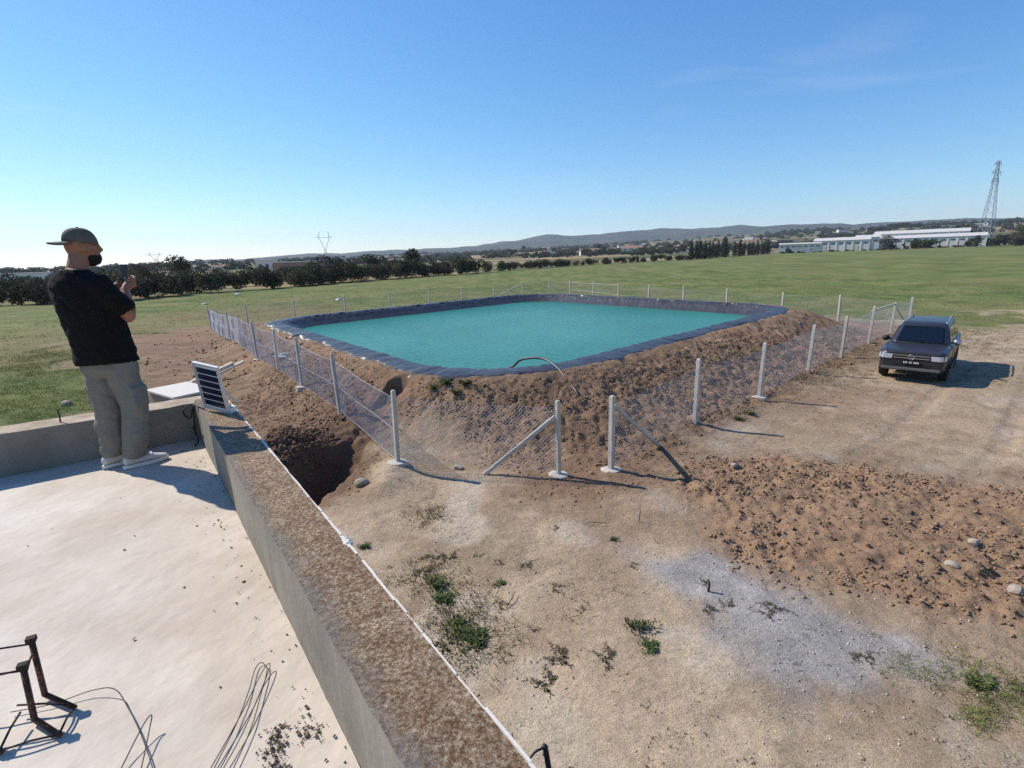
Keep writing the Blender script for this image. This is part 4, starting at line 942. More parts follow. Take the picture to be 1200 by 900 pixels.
# ------------------------------------------------------------------ weeds, stones, sticks, litter
M_leafs = [mat('weed_leaf', lin(70, 84, 46), .8, .3, 6, 0, c2=lin(98, 112, 62), spec=.2, rand=.2, trans=.2), mat('weed_leaf_dry', lin(78, 72, 52), .85, .3, 6, 0, c2=lin(104, 96, 70), spec=.2, rand=.25, trans=.15), mat('weed_leaf_dark', lin(46, 54, 34), .8, .3, 6, 0, c2=lin(72, 80, 48), spec=.2, rand=.2, trans=.15)]
def weed_mesh(n, r, h, m, seed, lw=.008):
    """sprawling stems that wander outwards, with small leaves along them"""
    rs = np.random.default_rng(seed); mb = MB()
    for k in range(n):
        a = rs.uniform(0, 2 * PI); L = r * rs.uniform(.25, 1) * (1.3 if math.cos(a - seed) > 0 else .6); p = Vector((rs.normal(0, r * .12), rs.normal(0, r * .12), 0)); st = 6
        up_ = h * rs.uniform(.3, 1.2)
        for q in range(st):
            a += rs.normal(0, .35); d = Vector((math.cos(a), math.sin(a), 0)); s_ = Vector((-d.y, d.x, 0)); p2 = p + d * L / st + Vector((0, 0, up_ * (1 - 2 * q / st) / st * 1.6))
            p2.z = max(p2.z, .004); w = .0014
            mb.add([p - s_ * w, p + s_ * w, p2 + s_ * w, p2 - s_ * w], [(0, 1, 2, 3)])
            for e in range(2):
                ang = a + rs.uniform(-1.6, 1.6); ld = Vector((math.cos(ang), math.sin(ang), rs.uniform(-.2, .9))).normalized(); ls = Vector((-ld.y, ld.x, rs.uniform(-.4, .4))).normalized(); l_ = lw * rs.uniform(1.2, 3.2); b = p2 + ld * .002
                mb.add([b, b + ld * l_ * .5 + ls * lw * .55, b + ld * l_, b + ld * l_ * .5 - ls * lw * .55], [(0, 1, 2, 3)])
            p = p2
    return mb.mesh('weed_plant', m)
WM = [weed_mesh(14, .12, .05, M_leafs[0], 1, .012), weed_mesh(12, .16, .035, M_leafs[1], 2, .010), weed_mesh(12, .15, .09, M_leafs[2], 3, .013), weed_mesh(26, .11, .05, M_leafs[0], 4, .011)]
wl_ = [(-.24, 6.03, 0, 1.1, 'bright green weed rosette on the pale clay before the gate'), (1.45, 7.06, 3, .95, 'small round dark green weed tuft right of the gate opening'), (1.6, 6.38, 1, .9, 'wilted dark weed at the left tip of the grey gravel'),
       (1.33, 5.12, 2, 1.5, 'dark upright weed on the pale clay left of the gravel'), (.41, 4.73, 1, 1.6, 'sprawling dark weed low in front, centre of the clearing'), (1.44, 4.81, 3, 1.4, 'leafy dark weed patch just below the upright dark weed'),
       (2.52, 5.5, 1, 1.1, 'dark weed in the middle of the gravel patch'), (-2.3, 7.05, 3, 1.2, 'green weed close to the parapet edge below the trench'), (4.45, 4.2, 0, 1.8, 'large green weed within the grass at the right end of the gravel')]
for x, y, k, s, lb in wl_:
    o = link('weed_plant', WM[k]); o.location = (x, y, hz(x, y) - .01); o.scale = (s,) * 3; o.rotation_euler = (0, 0, random.uniform(0, 6)); tag(o, lb, 'weed', 'weeds on the clearing')
for x, y, k, s in [(.12, 6.44, 1, .7), (-.26, 6.53, 1, .6), (.49, 5.91, 1, .8), (-.57, 6.72, 1, .6), (-1.25, 6.69, 1, 1.1), (-1.1, 6.08, 0, 1.3), (-.69, 5.24, 0, 1.4), (-.48, 5.02, 3, 1.5), (-1.31, 6.34, 1, 1.0), (.91, 4.71, 1, .9), (.25, 4.39, 1, 1.0), (2.41, 5.93, 1, .6), (3.04, 5.41, 1, .8), (.6, 7.42, 1, .6), (2.94, 5.3, 1, .7), (2.27, 5.4, 1, .7), (-.95, 5.75, 3, 1.3), (-.85, 5.0, 1, 1.4), (.15, 5.2, 1, .6), (.75, 5.45, 1, .5), (3.6, 4.6, 1, .9), (-1.0, 6.7, 1, .9), (-.2, 5.6, 1, .7)]:
    o = link('weed_plant', WM[k]); o.location = (x, y, hz(x, y) - .01); o.scale = (s * 1.5,) * 3; o.rotation_euler = (0, 0, random.uniform(0, 6)); tag(o, 'small scattered weed on the dry clearing between parapet and fence', 'weed', 'small weeds scattered on the dry clearing')
for x, y, k, s in [(-1.7, 13.3, 3, 3.2), (-1.25, 13.2, 0, 3.0), (-.85, 12.9, 1, 2.6), (-2.0, 13.1, 3, 2.2), (-1.45, 12.8, 0, 2.5)]:
    o = link('weed_plant', WM[k]); o.location = (x, y, hz(x, y) - .02); o.scale = (s,) * 3; o.rotation_euler = (0, 0, random.uniform(0, 6)); tag(o, 'green weed growing on top of the bank at the near pond corner', 'weed', 'weeds on the bank at the near pond corner')
for x, y, k, s in [(5.7, 12.6, 3, 2.4), (6.1, 12.9, 0, 2.2), (9.4, 18.8, 1, 3), (10.2, 19.6, 3, 2.6), (8.6, 18.0, 1, 2.6), (11.2, 20.6, 1, 2.8), (7.6, 17.4, 1, 2.4)]:
    o = link('weed_plant', WM[k]); o.location = (x, y, hz(x, y) - .02); o.scale = (s,) * 3; o.rotation_euler = (0, 0, random.uniform(0, 6)); tag(o, 'weed growing on the right hand pond bank behind the fence', 'weed', 'weeds on the right bank')
M_stone = mat('field_stone', lin(150, 136, 120), .95, .2, 5, .5, bscale=14, c2=lin(180, 166, 148), rand=.15)
def stone_mesh(seed):
    bm = bmesh.new(); bmesh.ops.create_icosphere(bm, subdivisions=2, radius=1); rs = random.Random(seed)
    off = [Vector((rs.gauss(0, 1), rs.gauss(0, 1), rs.gauss(0, 1))).normalized() for _ in range(7)]
    for v in bm.verts:
        for d in off:
            t = v.co.dot(d)
            if t > .62: v.co -= d * (t - .62) * .85
        v.co.z *= .65
    me = bpy.data.meshes.new('stone'); bm.to_mesh(me); bm.free(); me.materials.append(M_stone); return me
SM = [stone_mesh(k) for k in range(4)]
for i, (x, y, s, lb) in enumerate([(-2.9, 9.15, .15, 'grey lump of stone at the trench edge near the parapet'), (4.34, 9.58, .10, 'pale stone on brown soil right of the fence brace'), (6.09, 5.54, .12, 'pale rock at the right edge of the rough soil'), (6.47, 6.58, .10, 'flat stone among clods towards the right edge'), (5.77, 6.1, .09, 'light stone half buried among the rough clods'), (-1.15, 9.95, .11, 'pale stone lying under the fence wire beside the left corner post'), (3.73, 7.49, .05, 'tiny white pebble on the brown clods beyond the gravel'), (-14.25, 16.1, .22, 'grey stone in the weedy field left of the man')]):
    o = link('stone', SM[i % 4]); o.location = (x, y, hz(x, y) + s * .2); o.scale = (s, s * .8, s); o.rotation_euler = (.2, .1, i * 1.3); tag(o, lb, 'stone')
M_stick = mat('stick', lin(88, 74, 60), .9, .3, 10, .3)
for a, b, lb in (((1.05, 7.55, .02), (1.45, 7.48, .05), 'thin dry stick lying on the clay beyond the round weed'), ((1.96, 7.55, .0), (1.97, 7.56, .3), 'thin wire peg standing upright in the clay near the gate'), ((.45, 9.75, .03), (.8, 9.95, .06), 'dark twig on the soil in front of the gate post'), ((-.15, 5.55, .02), (-.05, 5.8, .05), 'short dark twig on the pale clay among weeds'), ((2.4, 5.75, .0), (2.39, 5.76, .16), 'short dark stake standing in the gravel')):
    za, zb_ = hz(*a[:2]), hz(*b[:2]); tag(MB().tube([(a[0], a[1], za + a[2]), ((a[0] + b[0]) / 2 + .015, (a[1] + b[1]) / 2, (za + zb_ + a[2] + b[2]) / 2 + .01), (b[0], b[1], zb_ + b[2])], [.007, .006, .004] if 'stake' not in lb else .018, 6).build('stick', M_stick, None, True), lb, 'stick')
M_bag = mat('white_plastic', lin(226, 226, 224), .5, .06, 6, .5, bscale=8, dist=.05)
def bag_mesh(seed):
    bm = bmesh.new(); bmesh.ops.create_icosphere(bm, subdivisions=3, radius=1); rs = random.Random(seed)
    for v in bm.verts:
        k = 1 + .5 * (vnoise(np.array([v.co.x * 2.3 + seed]), np.array([v.co.y * 2.3 + v.co.z * 3]), seed)[0] - .5) * 2; v.co *= k; v.co.z *= .45
    me = bpy.data.meshes.new('plastic_bag'); bm.to_mesh(me); bm.free(); me.materials.append(M_bag); return me
for i, (x, y, s, lb) in enumerate([(-38.3, 74.6, .3, 'crumpled white plastic bag far out in the field near the hedge'), (-33.75, 58.4, .24, 'white plastic litter in the field left of the fence corner'), (-19.1, 58.5, .26, 'white plastic bag in the grass behind the far left fence'), (-8.8, 19.8, .22, 'small white plastic scrap caught at the foot of the left fence')]):
    o = link('plastic_bag', bag_mesh(i)); o.location = (x, y, hz(x, y) + s * .25); o.scale = (s * 1.3, s, s); tag(o, lb, 'plastic bag')
# concrete well top behind the rear parapet, with planks beside it
root = empty('concrete_tank', (-10.4, 15.9, hz(-10.4, 15.9) - .32), .95); tag(root, 'low white topped concrete tank in the soil behind the rear parapet', 'tank')
MB().box((0, 0, .37), (1.1, 1.8, .75)).build('wall', mat('tank_render', lin(150, 132, 112), .9, .15, 3, .3), root, bevel=.02)
MB().box((0, 0, .785), (1.25, 1.95, .07)).build('lid', M_white, root, bevel=.015)
M_wood = mat('weathered_plank', lin(196, 184, 164), .9, .15, 5, .3)
for i, (dx, rz, lb) in enumerate(((0, .55, 'pale weathered plank propped on soil beside the solar panel, nearer one'), (.35, .6, 'pale weathered plank propped on soil beside the solar panel, farther one'))):
    x, y = -11.3 + dx, 19.2 + dx * .6; o = MB().box((0, 0, 0), (1.7, .16, .06)).build('plank', M_wood, None, bevel=.006); o.location = (x, y, hz(x, y) + .28); o.rotation_euler = (.1, -.28, rz + .35); tag(o, lb, 'plank')
# ------------------------------------------------------------------ trees and bushes
def crown(n, blobs, leaf, seed, flat=1.0):
    rs = np.random.default_rng(seed); C_ = []; tot = sum(b[1][0] * b[1][1] + b[1][2] * b[1][0] for b in blobs)
    for c, r in blobs:
        k = max(12, int(n * (r[0] * r[1] + r[2] * r[0]) / tot)); d = rs.normal(0, 1, (k, 3)); d /= np.linalg.norm(d, axis=1)[:, None]
        rad = rs.uniform(.45, 1.0, k) ** .45 * (1 + .28 * (fbm(d[:, 0] * 2.2 + seed, d[:, 1] * 2.2 + d[:, 2] * 1.7, seed) - .5) * 2)
        C_.append(np.array(c)[None] + d * np.array(r)[None] * rad[:, None])
    P = np.concatenate(C_); P = P[P[:, 2] > .05]; k = len(P)
    a = rs.normal(0, 1, (k, 3)); a /= np.linalg.norm(a, axis=1)[:, None]; b = np.cross(a, rs.normal(0, 1, (k, 3))); b /= np.linalg.norm(b, axis=1)[:, None]
    s = leaf * rs.uniform(.5, 1.3, k)[:, None]
    V = np.stack([P - a * s, P - b * s * .55, P + a * s, P + b * s * .55], 1).reshape(-1, 3); return V, np.arange(k * 4).reshape(-1, 4)
def leafmat(name, c, c2, rand=.25): return mat(name, c, .85, .3, .7, 0, c2=c2, spec=.15, rand=rand, trans=.18)
ML = {'dark': leafmat('leaf_dark', lin(44, 51, 34), lin(72, 79, 50)), 'olive': leafmat('leaf_olive', lin(62, 66, 46), lin(96, 98, 70)), 'brown': leafmat('leaf_brown', lin(74, 66, 52), lin(104, 94, 74)), 'pale': leafmat('leaf_pale', lin(92, 94, 62), lin(124, 124, 86)), 'green': leafmat('leaf_green', lin(56, 72, 36), lin(86, 102, 54))}
M_bark = mat('bark', lin(74, 60, 48), .95, .25, 6, .4)
def bush_proto(kind, seed, w=2.2, h=3.6, n=1700, leaf=.17):
    rs = random.Random(seed); bl = []
    for k in range(8):
        bl.append(((rs.uniform(-.65, .65) * w, rs.uniform(-.5, .5) * w, h * rs.uniform(.28, .72)), (w * rs.uniform(.32, .6), w * rs.uniform(.32, .6), h * rs.uniform(.2, .36))))
    V, F = crown(n, bl, leaf, seed); return np_mesh('bush', V, F, ML[kind])
BUSH = {k: [bush_proto(k, 20 + i * 7 + j, w=2.0 + .35 * j, h=3.3 + .5 * (j % 2)) for j in range(3)] for i, k in enumerate(('dark', 'olive', 'brown', 'pale'))}
def place(name, me_, x, y, s, label, cat, group, sz=None, sink=.1):
    o = link(name, me_); o.location = (x, y, hz(x, y) - sink * s); o.rotation_euler = (0, 0, random.uniform(0, 6.28)); o.scale = (s, s, sz or s); return tag(o, label, cat, group)
def along(L, step, j=.4):
    out = []; 
    for (a, b) in zip(L[:-1], L[1:]):
        d = math.hypot(b[0] - a[0], b[1] - a[1]); n = max(1, int(d / step))
        for k in range(n):
            t = (k + random.uniform(-j, j) * .5 + .5) / n; out.append((a[0] + (b[0] - a[0]) * t, a[1] + (b[1] - a[1]) * t))
    return out
H1 = [(-78, 70), (-66, 69), (-58, 68.5), (-53, 71), (-51, 81), (-42, 89), (-34, 109), (-23.5, 127), (-8, 144)]
for i, (x, y) in enumerate(along(H1, 1.9)):
    kd = random.choices(('dark', 'olive', 'brown', 'pale'), (4, 3.4, 1.6, 1.0))[0]; nm = {'dark': 'dark green', 'olive': 'grey olive', 'brown': 'bare brownish', 'pale': 'pale yellowish'}[kd]
    place('hedge_bush', random.choice(BUSH[kd]), x + random.gauss(0, .8), y + random.gauss(0, .8), random.uniform(.75, 1.22) * (1.1 if y > 100 else 1), nm + ' bush in the tall hedge along the left field edge', 'bush', 'hedge bushes along the left field edge')
for i, (x, y) in enumerate(along([(-84, 80), (-66, 82), (-58, 92), (-44, 112), (-30, 135)], 4.2)):
    kd = random.choice(('dark', 'olive', 'olive', 'brown')); place('hedge_bush', random.choice(BUSH[kd]), x, y + random.gauss(0, 2), random.uniform(.9, 1.3), 'half hidden bush rising behind the tall left hedge', 'bush', 'bushes behind the left hedge')
for i, (x, y) in enumerate(along([(-8, 144), (12.5, 177), (42, 211), (78, 239), (100, 268)], 3.0)):
    kd = random.choices(('dark', 'olive', 'brown'), (5, 2, 2))[0]; place('hedge_bush', random.choice(BUSH[kd]), x + random.gauss(0, .8), y + random.gauss(0, .8), random.uniform(.5, .9), 'low dark bush in the hedgerow beyond the field, right of centre', 'bush', 'hedgerow bushes beyond the field')
def tree(name, label, x, y, h, w, kind, n=1800, leaf=.2, seed=1, group=None, trunk=.25, shape='round'):
    root = empty(name, (x, y, hz(x, y) - .1)); rs = random.Random(seed); bl = []
    if shape == 'round':
        for k in range(10): bl.append(((rs.uniform(-.55, .55) * w, rs.uniform(-.55, .55) * w, h * rs.uniform(trunk + .15, .85)), (w * rs.uniform(.28, .5), w * rs.uniform(.28, .5), h * rs.uniform(.10, .2))))
    elif shape == 'cypress':
        for k in range(9): t = k / 8; bl.append(((rs.gauss(0, .05) * w, rs.gauss(0, .05) * w, h * (.1 + .82 * t)), (w * .5 * (1 - t * .75) * (.6 + .4 * min(1, t * 4)), w * .5 * (1 - t * .75), h * .10)))
    else:
        for k in range(9): bl.append(((rs.uniform(-.8, .8) * w, rs.uniform(-.8, .8) * w, h * rs.uniform(.72, .92)), (w * .4, w * .4, h * .09)))
    V, F = crown(n, bl, leaf, seed); link('crown', np_mesh('crown', V, F, ML[kind]), root)
    mb = MB(); mb.tube([(0, 0, 0), (.05 * w, .02 * w, h * .35), (0, 0, h * .7)], [h * .035, h * .025, h * .012], 7)
    for k in range(5):
        a = rs.uniform(0, 6.28); z0 = h * rs.uniform(.3, .55); mb.tube([(0, 0, z0), (math.cos(a) * w * .4, math.sin(a) * w * .4, z0 + h * .2)], [h * .014, h * .006], 5)
    mb.build('trunk', M_bark, root); tag(root, label, 'tree', group); return root
tree('broadleaf_tree', 'lone dark rounded tree rising above the hedge right of the man', -67, 109, 6.8, 2.6, 'dark', seed=3)
tree('broadleaf_tree', 'tall dark tree clump in the hedge left of the pond centre', -38, 112, 6.0, 3.6, 'dark', seed=4, trunk=.05)
tree('broadleaf_tree', 'broad dark tree in the hedge beyond the far left fence', -30, 121, 6.2, 3.8, 'dark', seed=5, trunk=.05)
tree('broadleaf_tree', 'dark rounded tree poking above the hedge near the low pylon', -25, 140, 7.2, 3.0, 'dark', seed=6)
place('hedge_bush', BUSH['brown'][1], -53, 78, 1.35, 'large bare brownish bush bulging from the hedge beside the lone tree', 'bush', None)
# cypress row at the far field edge
cyp = tree('cypress_tree', 'dark slim cypress in the row at the far field edge, right of centre', 84, 246, 9.5, 2.6, 'dark', 700, .3, 11, 'cypress row', shape='cypress')
for i, (x, y) in enumerate(along([(86, 248), (108, 282), (123, 304), (150, 335), (176, 362)], 4.6)):
    o = copy_tree(cyp); o.location = (x + random.gauss(0, 1.5), y + random.gauss(0, 1.5), hz(x, y) - .1); s = random.uniform(.6, 1.05) * (1.12 if x > 110 else 1); o.scale = (s * random.uniform(.8, 1.5), s * 1.2, s); o.rotation_euler = (0, 0, random.uniform(0, 6))
lowt = tree('field_edge_tree', 'small dark tree in the low row in front of the white warehouses', 190, 362, 4.6, 2.2, 'olive', 500, .32, 12, 'small trees before the warehouses', trunk=.0)
for i, (x, y) in enumerate(along([(185, 363), (262, 368), (330, 366)], 5.0)):
    o = copy_tree(lowt); o.location = (x + random.gauss(0, 1), y + random.gauss(0, 1), hz(x, y) - .4); s = random.uniform(.3, .55); o.scale = (s * 2.2, s * 2.2, s)
for i, (x, y, h, w, kd, lb) in enumerate([(246, 350, 9.5, 4.6, 'brown', 'brownish tree between the two white warehouses'), (252, 352, 8.5, 4.2, 'dark', 'dark tree beside the brownish tree between the warehouses'), (265, 350, 6, 3.2, 'dark', 'small dark tree in front of the long warehouse'),
        (318, 335, 9.0, 4.6, 'brown', 'bare brownish tree right of the long warehouse'), (327, 330, 10.5, 6.0, 'dark', 'big dark tree below the tall pylon'), (337, 330, 10.5, 6.5, 'green', 'bushy green tree right of the big dark tree'), (348, 330, 11.0, 7.0, 'olive', 'wide olive tree at the right edge of the photo'), (361, 345, 14, 8, 'green', 'tall green tree behind the wide olive tree at the right edge'), (345, 360, 14, 8, 'green', 'green tree higher up behind the pylon foot'), (310, 340, 6, 4, 'dark', 'low dark tree at the right end of the long warehouse')]):
    tree('broadleaf_tree', lb, x, y, h, w, kd, 900, .42, 40 + i, trunk=.05)
# ------------------------------------------------------------------ buildings beyond the field
M_wall_w = mat('white_wall', lin(214, 208, 196), .85, .08, .3, 0, c2=lin(226, 222, 212), rand=.08); M_roof_g = mat('sheet_roof', lin(196, 190, 180), .7, .1, .4, 0); M_dark = mat('opening', lin(84, 84, 86), .5, .2, 2, 0); M_brick = mat('brick_far', lin(146, 122, 104), .9, .15, .5, 0, rand=.15); M_tile = mat('tile_roof', lin(142, 112, 94), .9, .15, .6, 0)
def warehouse(label, x, y, rz, w, d, h, bays, rise=1.6, cat='warehouse', m=None):
    root = empty('warehouse', (x, y, hz(x, y) - .2), rz); tag(root, label, cat); m = m or M_wall_w
    mb = MB(); R = []
    for yy in (-w / 2, w / 2): R.append([Vector(p) for p in ((-d / 2, yy, 0), (d / 2, yy, 0), (d / 2, yy, h), (0, yy, h + rise), (-d / 2, yy, h))])
    mb.rings(R).build('wall', m, root)
    for s in (1, -1):
        a = Vector((s * (d / 2 + .4), 0, h - .05)); b = Vector((0, 0, h + rise + .12)); mb = MB()
        mb.add([(a.x, -w / 2 - .3, a.z), (a.x, w / 2 + .3, a.z), (b.x, w / 2 + .3, b.z), (b.x, -w / 2 - .3, b.z), (a.x, -w / 2 - .3, a.z + .15), (a.x, w / 2 + .3, a.z + .15), (b.x, w / 2 + .3, b.z + .15), (b.x, -w / 2 - .3, b.z + .15)], [(0, 1, 2, 3), (7, 6, 5, 4), (0, 4, 5, 1), (1, 5, 6, 2), (2, 6, 7, 3), (3, 7, 4, 0)]); mb.build('roof', M_roof_g, root)
    for k in range(bays):
        yy = -w / 2 + w * (k + .5) / bays; wd = w / bays
        MB().box((-d / 2 - .06, yy, h * .72), (.1, wd * .5, h * .14)).build('window', M_dark, root)
        if k % 4 == 1: MB().box((-d / 2 - .07, yy, h * .25), (.1, wd * .4, h * .5)).build('door', M_roof_g, root)
        if k: MB().box((-d / 2 - .12, yy - wd / 2, h / 2), (.25, .4, h - .1)).build('pilaster', m, root)
    return root
AZ_ = lambda x, y: math.atan2(y, x)
warehouse('white warehouse with pitched roof behind the field, left of the long one', 240, 385, AZ_(240, 385) - .1, 34, 16, 7.4, 7, 1.8)
warehouse('long pale warehouse behind the field near the tall pylon', 303, 392, AZ_(303, 392) - .06, 70, 26, 7.2, 14, 2.0)
warehouse('white hall with grey roof rising behind the long warehouse', 330, 430, AZ_(330, 430) - .06, 60, 26, 10.5, 10, 2.4)
warehouse('small white shed half hidden between the two warehouses', 268, 400, AZ_(268, 400), 15, 10, 9, 3, 1.5)
def house(label, x, y, rz, w, d, h, m, group=None, flat=True, floors=2):
    root = empty('house', (x, y, hz(x, y) - .3), rz); MB().box((0, 0, h / 2), (d, w, h)).build('wall', m, root)
    if flat: MB().box((0, 0, h + .15), (d + .3, w + .3, .3)).build('roof', M_wall_w, root)
    else: MB().rings([[Vector(p) for p in ((-d / 2 - .4, yy, h - .05), (d / 2 + .4, yy, h - .05), (0, yy, h + d * .28))] for yy in (-w / 2 - .3, w / 2 + .3)]).build('roof', M_tile, root)
    for f in range(floors):
        for k in range(3): MB().box((-d / 2 - .04, (k - 1) * w * .3, h * (f + .58) / floors), (.08, w * .12, h / floors * .4)).build('window', M_dark, root)
    return tag(root, label, 'house', group)
warehouse('low white building with open bays behind the cypress row', 208, 382, AZ_(208, 382), 26, 9, 6.0, 7, .6, 'building')
house('red brick house above the hedge between man and pond', -60, 152, AZ_(-60, 152), 12, 8, 4.6, M_brick, None, True, 1)
house('small white walled house beside the red brick one behind the hedge', -72, 160, AZ_(-72, 160), 6, 6, 5.6, M_wall_w, None, True, 1)
house('low pale building at the left edge behind the hedge', -150, 165, AZ_(-150, 165), 22, 9, 3.8, M_wall_w, None, True, 1)
protos = [house('far white house on the rising land under the hills', 120, 700, AZ_(120, 700), 13, 10, 7, M_wall_w, 'far houses under the hills'), house('far brick coloured house on the rising land under the hills', 160, 760, AZ_(160, 760), 12, 10, 7, M_brick, 'far brick houses under the hills'), house('far tile roofed house on the rising land under the hills', 230, 720, AZ_(230, 720), 13, 9, 5, M_wall_w, 'far tile roofed houses under the hills', False)]
rs = random.Random(5)
spots = []
for k in range(30): az = math.radians(rs.uniform(3, 42)); r = rs.uniform(620, 1500); spots.append((az, r))
for k in range(14): az = math.radians(rs.gauss(13, 5)); r = rs.uniform(650, 900); spots.append((az, r))
for k in range(26): az = math.radians(rs.gauss(-18.5, 3.2)); r = rs.uniform(480, 800); spots.append((az, r))
for k in range(12): az = math.radians(rs.uniform(-48, 44)); r = rs.uniform(700, 1400); spots.append((az, r))
for az, r in spots:
    x, y = r * math.sin(az), r * math.cos(az); o = copy_tree(rs.choice(protos)); o.location = (x, y, hz(x, y) - .5); o.rotation_euler = (0, 0, AZ_(x, y) + rs.uniform(-.6, .6)); s = rs.uniform(.6, 1.25); o.scale = (s, s * rs.uniform(.8, 1.6), s * rs.uniform(.8, 1.2))
# far trees
def far_tree(kind, seed, h, w, n=160, leaf=.9):
    rs_ = random.Random(seed); bl = [((rs_.uniform(-.4, .4) * w, rs_.uniform(-.4, .4) * w, h * rs_.uniform(.35, .75)), (w * .5, w * .5, h * .25)) for _ in range(5)]; V, F = crown(n, bl, leaf, seed); return np_mesh('far_tree', V, F, ML[kind])
FT = [far_tree('dark', 61, 8, 5), far_tree('olive', 62, 6, 6), far_tree('dark', 63, 11, 3), far_tree('green', 64, 6, 5)]
for k in range(230):
    if k < 120: az = math.radians(rs.uniform(-45, 44)); r = rs.uniform(520, 1400)
    elif k < 150: az = math.radians(rs.uniform(35, 45)); r = rs.uniform(460, 800)
    else: az = math.radians(rs.gauss(12, 9)); r = rs.uniform(560, 1100)
    x, y = r * math.sin(az), r * math.cos(az); s = rs.uniform(.6, 1.25); o = link('far_tree', rs.choice(FT)); o.location = (x, y, hz(x, y) - .4); o.scale = (s * rs.uniform(1, 1.8), s * rs.uniform(1, 1.6), s); o.rotation_euler = (0, 0, rs.uniform(0, 6)); tag(o, 'distant tree dotting the farmland below the hills', 'tree', 'distant trees on the farmland')
for k, (az, r, s, lb) in enumerate(((40.1, 640, 1.9, 'dark umbrella shaped pine on the skyline left of the tall pylon'), (34.5, 1350, 2.2, 'dark wooded clump on the skyline above the warehouses'), (36, 1400, 2.6, 'long dark wood on the skyline left of the pine'), (37, 1380, 2.0, 'dark wood edge on the skyline between clump and pine'))):
    x, y = r * math.sin(math.radians(az)), r * math.cos(math.radians(az)); o = link('skyline_tree', FT[0]); o.location = (x, y, hz(x, y) - .5); o.scale = (s * (1.2 if k == 0 else 3.5), s * (1.2 if k == 0 else 2), s * (1.3 if k == 0 else .8)); tag(o, lb, 'tree')
# scrub massed on the midland: a mottled belt nobody could count
V_, F_ = [], []
n = 5200; az = np.radians(rng.uniform(-50, 50, n)); r = 400 + 1900 * rng.uniform(0, 1, n) ** 1.4; x = r * np.sin(az); y = r * np.cos(az)
keep = (fbm(x * .006, y * .006, 601) > .51) & (r > 480); x, y, r = x[keep], y[keep], r[keep]; z = height(x, y, False)
V, F = crown(22, [((0, 0, 1.4), (2.6, 2.6, 1.6))], 1.3, 77); kk = len(V)
sc_ = rng.uniform(.6, 1.6, len(x)) * (1 + r / 1600)
VV = (V[None] * sc_[:, None, None] + np.stack([x, y, z - .3], -1)[:, None, :]).reshape(-1, 3); FF = (F[None] + (np.arange(len(x)) * kk)[:, None, None]).reshape(-1, 4)
tag(link('scrub', np_mesh('scrub', VV, FF, ML['dark'])), 'dark scrub and orchards mottling the farmland under the hills', kind='stuff')
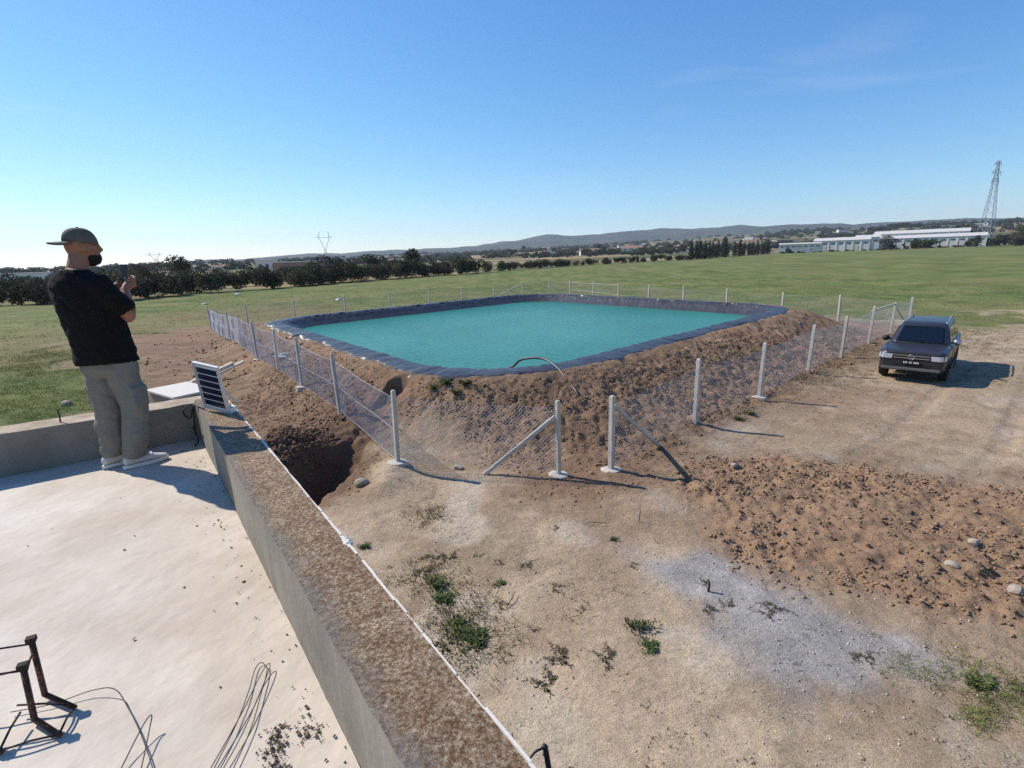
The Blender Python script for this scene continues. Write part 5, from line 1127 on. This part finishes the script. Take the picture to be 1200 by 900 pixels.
# ------------------------------------------------------------------ pylons
M_steel = mat('pylon_steel', lin(150, 156, 164), .6, .06, 1, 0, metal=.2)
def pylon(label, x, y, h, wb, r, kind='tall', rz=0.5):
    z0 = hz(x, y); root = empty('electricity_pylon', (x, y, z0 - .5), rz); tag(root, label, 'pylon')
    if kind == 'tall':
        def half(z): t = z / h; return wb / 2 * (1 - t) ** 1.1 * (1 - .25 * t) + wb * .055
        lv = [h * t for t in (0, .12, .24, .35, .45, .54, .62, .69, .76, .82, .88, .94, 1)]
        c = lambda i, z: Vector((half(z) * (1, 1, -1, -1)[i % 4], half(z) * (1, -1, -1, 1)[i % 4], z))
        mb = MB()
        for i in range(4):
            for a, b in zip(lv[:-1], lv[1:]): mb.tube([c(i, a), c(i, b)], r, 4)
        mb.build('legs', M_steel, root); mb = MB()
        for a, b in zip(lv[:-1], lv[1:]):
            for i in range(4):
                mb.tube([c(i, a), c(i + 1, b)], r * .6, 3); mb.tube([c(i + 1, a), c(i, b)], r * .6, 3); mb.tube([c(i, b), c(i + 1, b)], r * .6, 3)
        mb.build('lattice', M_steel, root)
        for t, L in ((.76, .10), (.86, .12), (.96, .09)):
            mb = MB()
            for s in (1, -1):
                e = Vector((s * L * h, 0, h * t + .6)); q = half(h * t)
                for yy in (q, -q): mb.tube([(s * q, yy, h * t), e], r * .7, 3); mb.tube([(s * q, yy, h * (t + .05)), e], r * .7, 3)
                mb.tube([e, e - Vector((0, 0, h * .035))], r * .8, 4)
            mb.build('cross_arm', M_steel, root)
    else:
        mb = MB()
        for s in (1, -1):
            for yy in (-.06, .06):
                mb.tube([(s * wb * .22, yy * wb, 0), (s * wb * .06, yy * wb * .5, h * .52)], r, 4); mb.tube([(s * wb * .06, yy * wb * .5, h * .52), (s * wb * .5, yy * wb * .3, h * .84)], r, 4); mb.tube([(s * wb * .5, yy * wb * .3, h * .84), (s * wb * .42, 0, h)], r, 4)
        mb.build('legs', M_steel, root); mb = MB()
        for k in range(6): z = h * (.06 + .08 * k); q = wb * (.22 - .16 * z / (h * .52)); mb.tube([(-q, 0, z), (q, 0, z + h * .07)], r * .6, 3); mb.tube([(q, 0, z), (-q, 0, z + h * .07)], r * .6, 3)
        mb.build('lattice', M_steel, root)
        mb = MB(); mb.tube([(-wb * .75, 0, h * .84), (wb * .75, 0, h * .84)], r * .8, 4); mb.tube([(-wb * .75, 0, h * .84), (-wb * .42, 0, h * .9)], r * .6, 3); mb.tube([(wb * .75, 0, h * .84), (wb * .42, 0, h * .9)], r * .6, 3); mb.build('cross_arm', M_steel, root)
pylon('tall grey lattice pylon on the right against the sky', 354, 398, 59, 8.5, .17)
pylon('thin Y shaped pylon standing left of centre on the horizon', -203, 600, 38, 11, .22, 'y', .3)
pylon('faint tiny pylon on the horizon right of the man', -590, 900, 26, 14, .3, 'y', .6)

# ------------------------------------------------------------------ haze
hm = bpy.data.materials.new('haze'); hm.use_nodes = True; hm.node_tree.nodes.clear()
hv = hm.node_tree.nodes.new('ShaderNodeVolumePrincipled'); ho = hm.node_tree.nodes.new('ShaderNodeOutputMaterial')
hv.inputs['Color'].default_value = (.80, .88, 1.0, 1); hv.inputs['Density'].default_value = .00010; hv.inputs['Anisotropy'].default_value = .2
hm.node_tree.links.new(hv.outputs[0], ho.inputs['Volume'])
o = MB().box((0, 2600, 100), (11800, 6200, 420)).build('haze', hm); tag(o, 'thin blue haze over the distant hills', kind='stuff')
sc.cycles.volume_bounces = 0
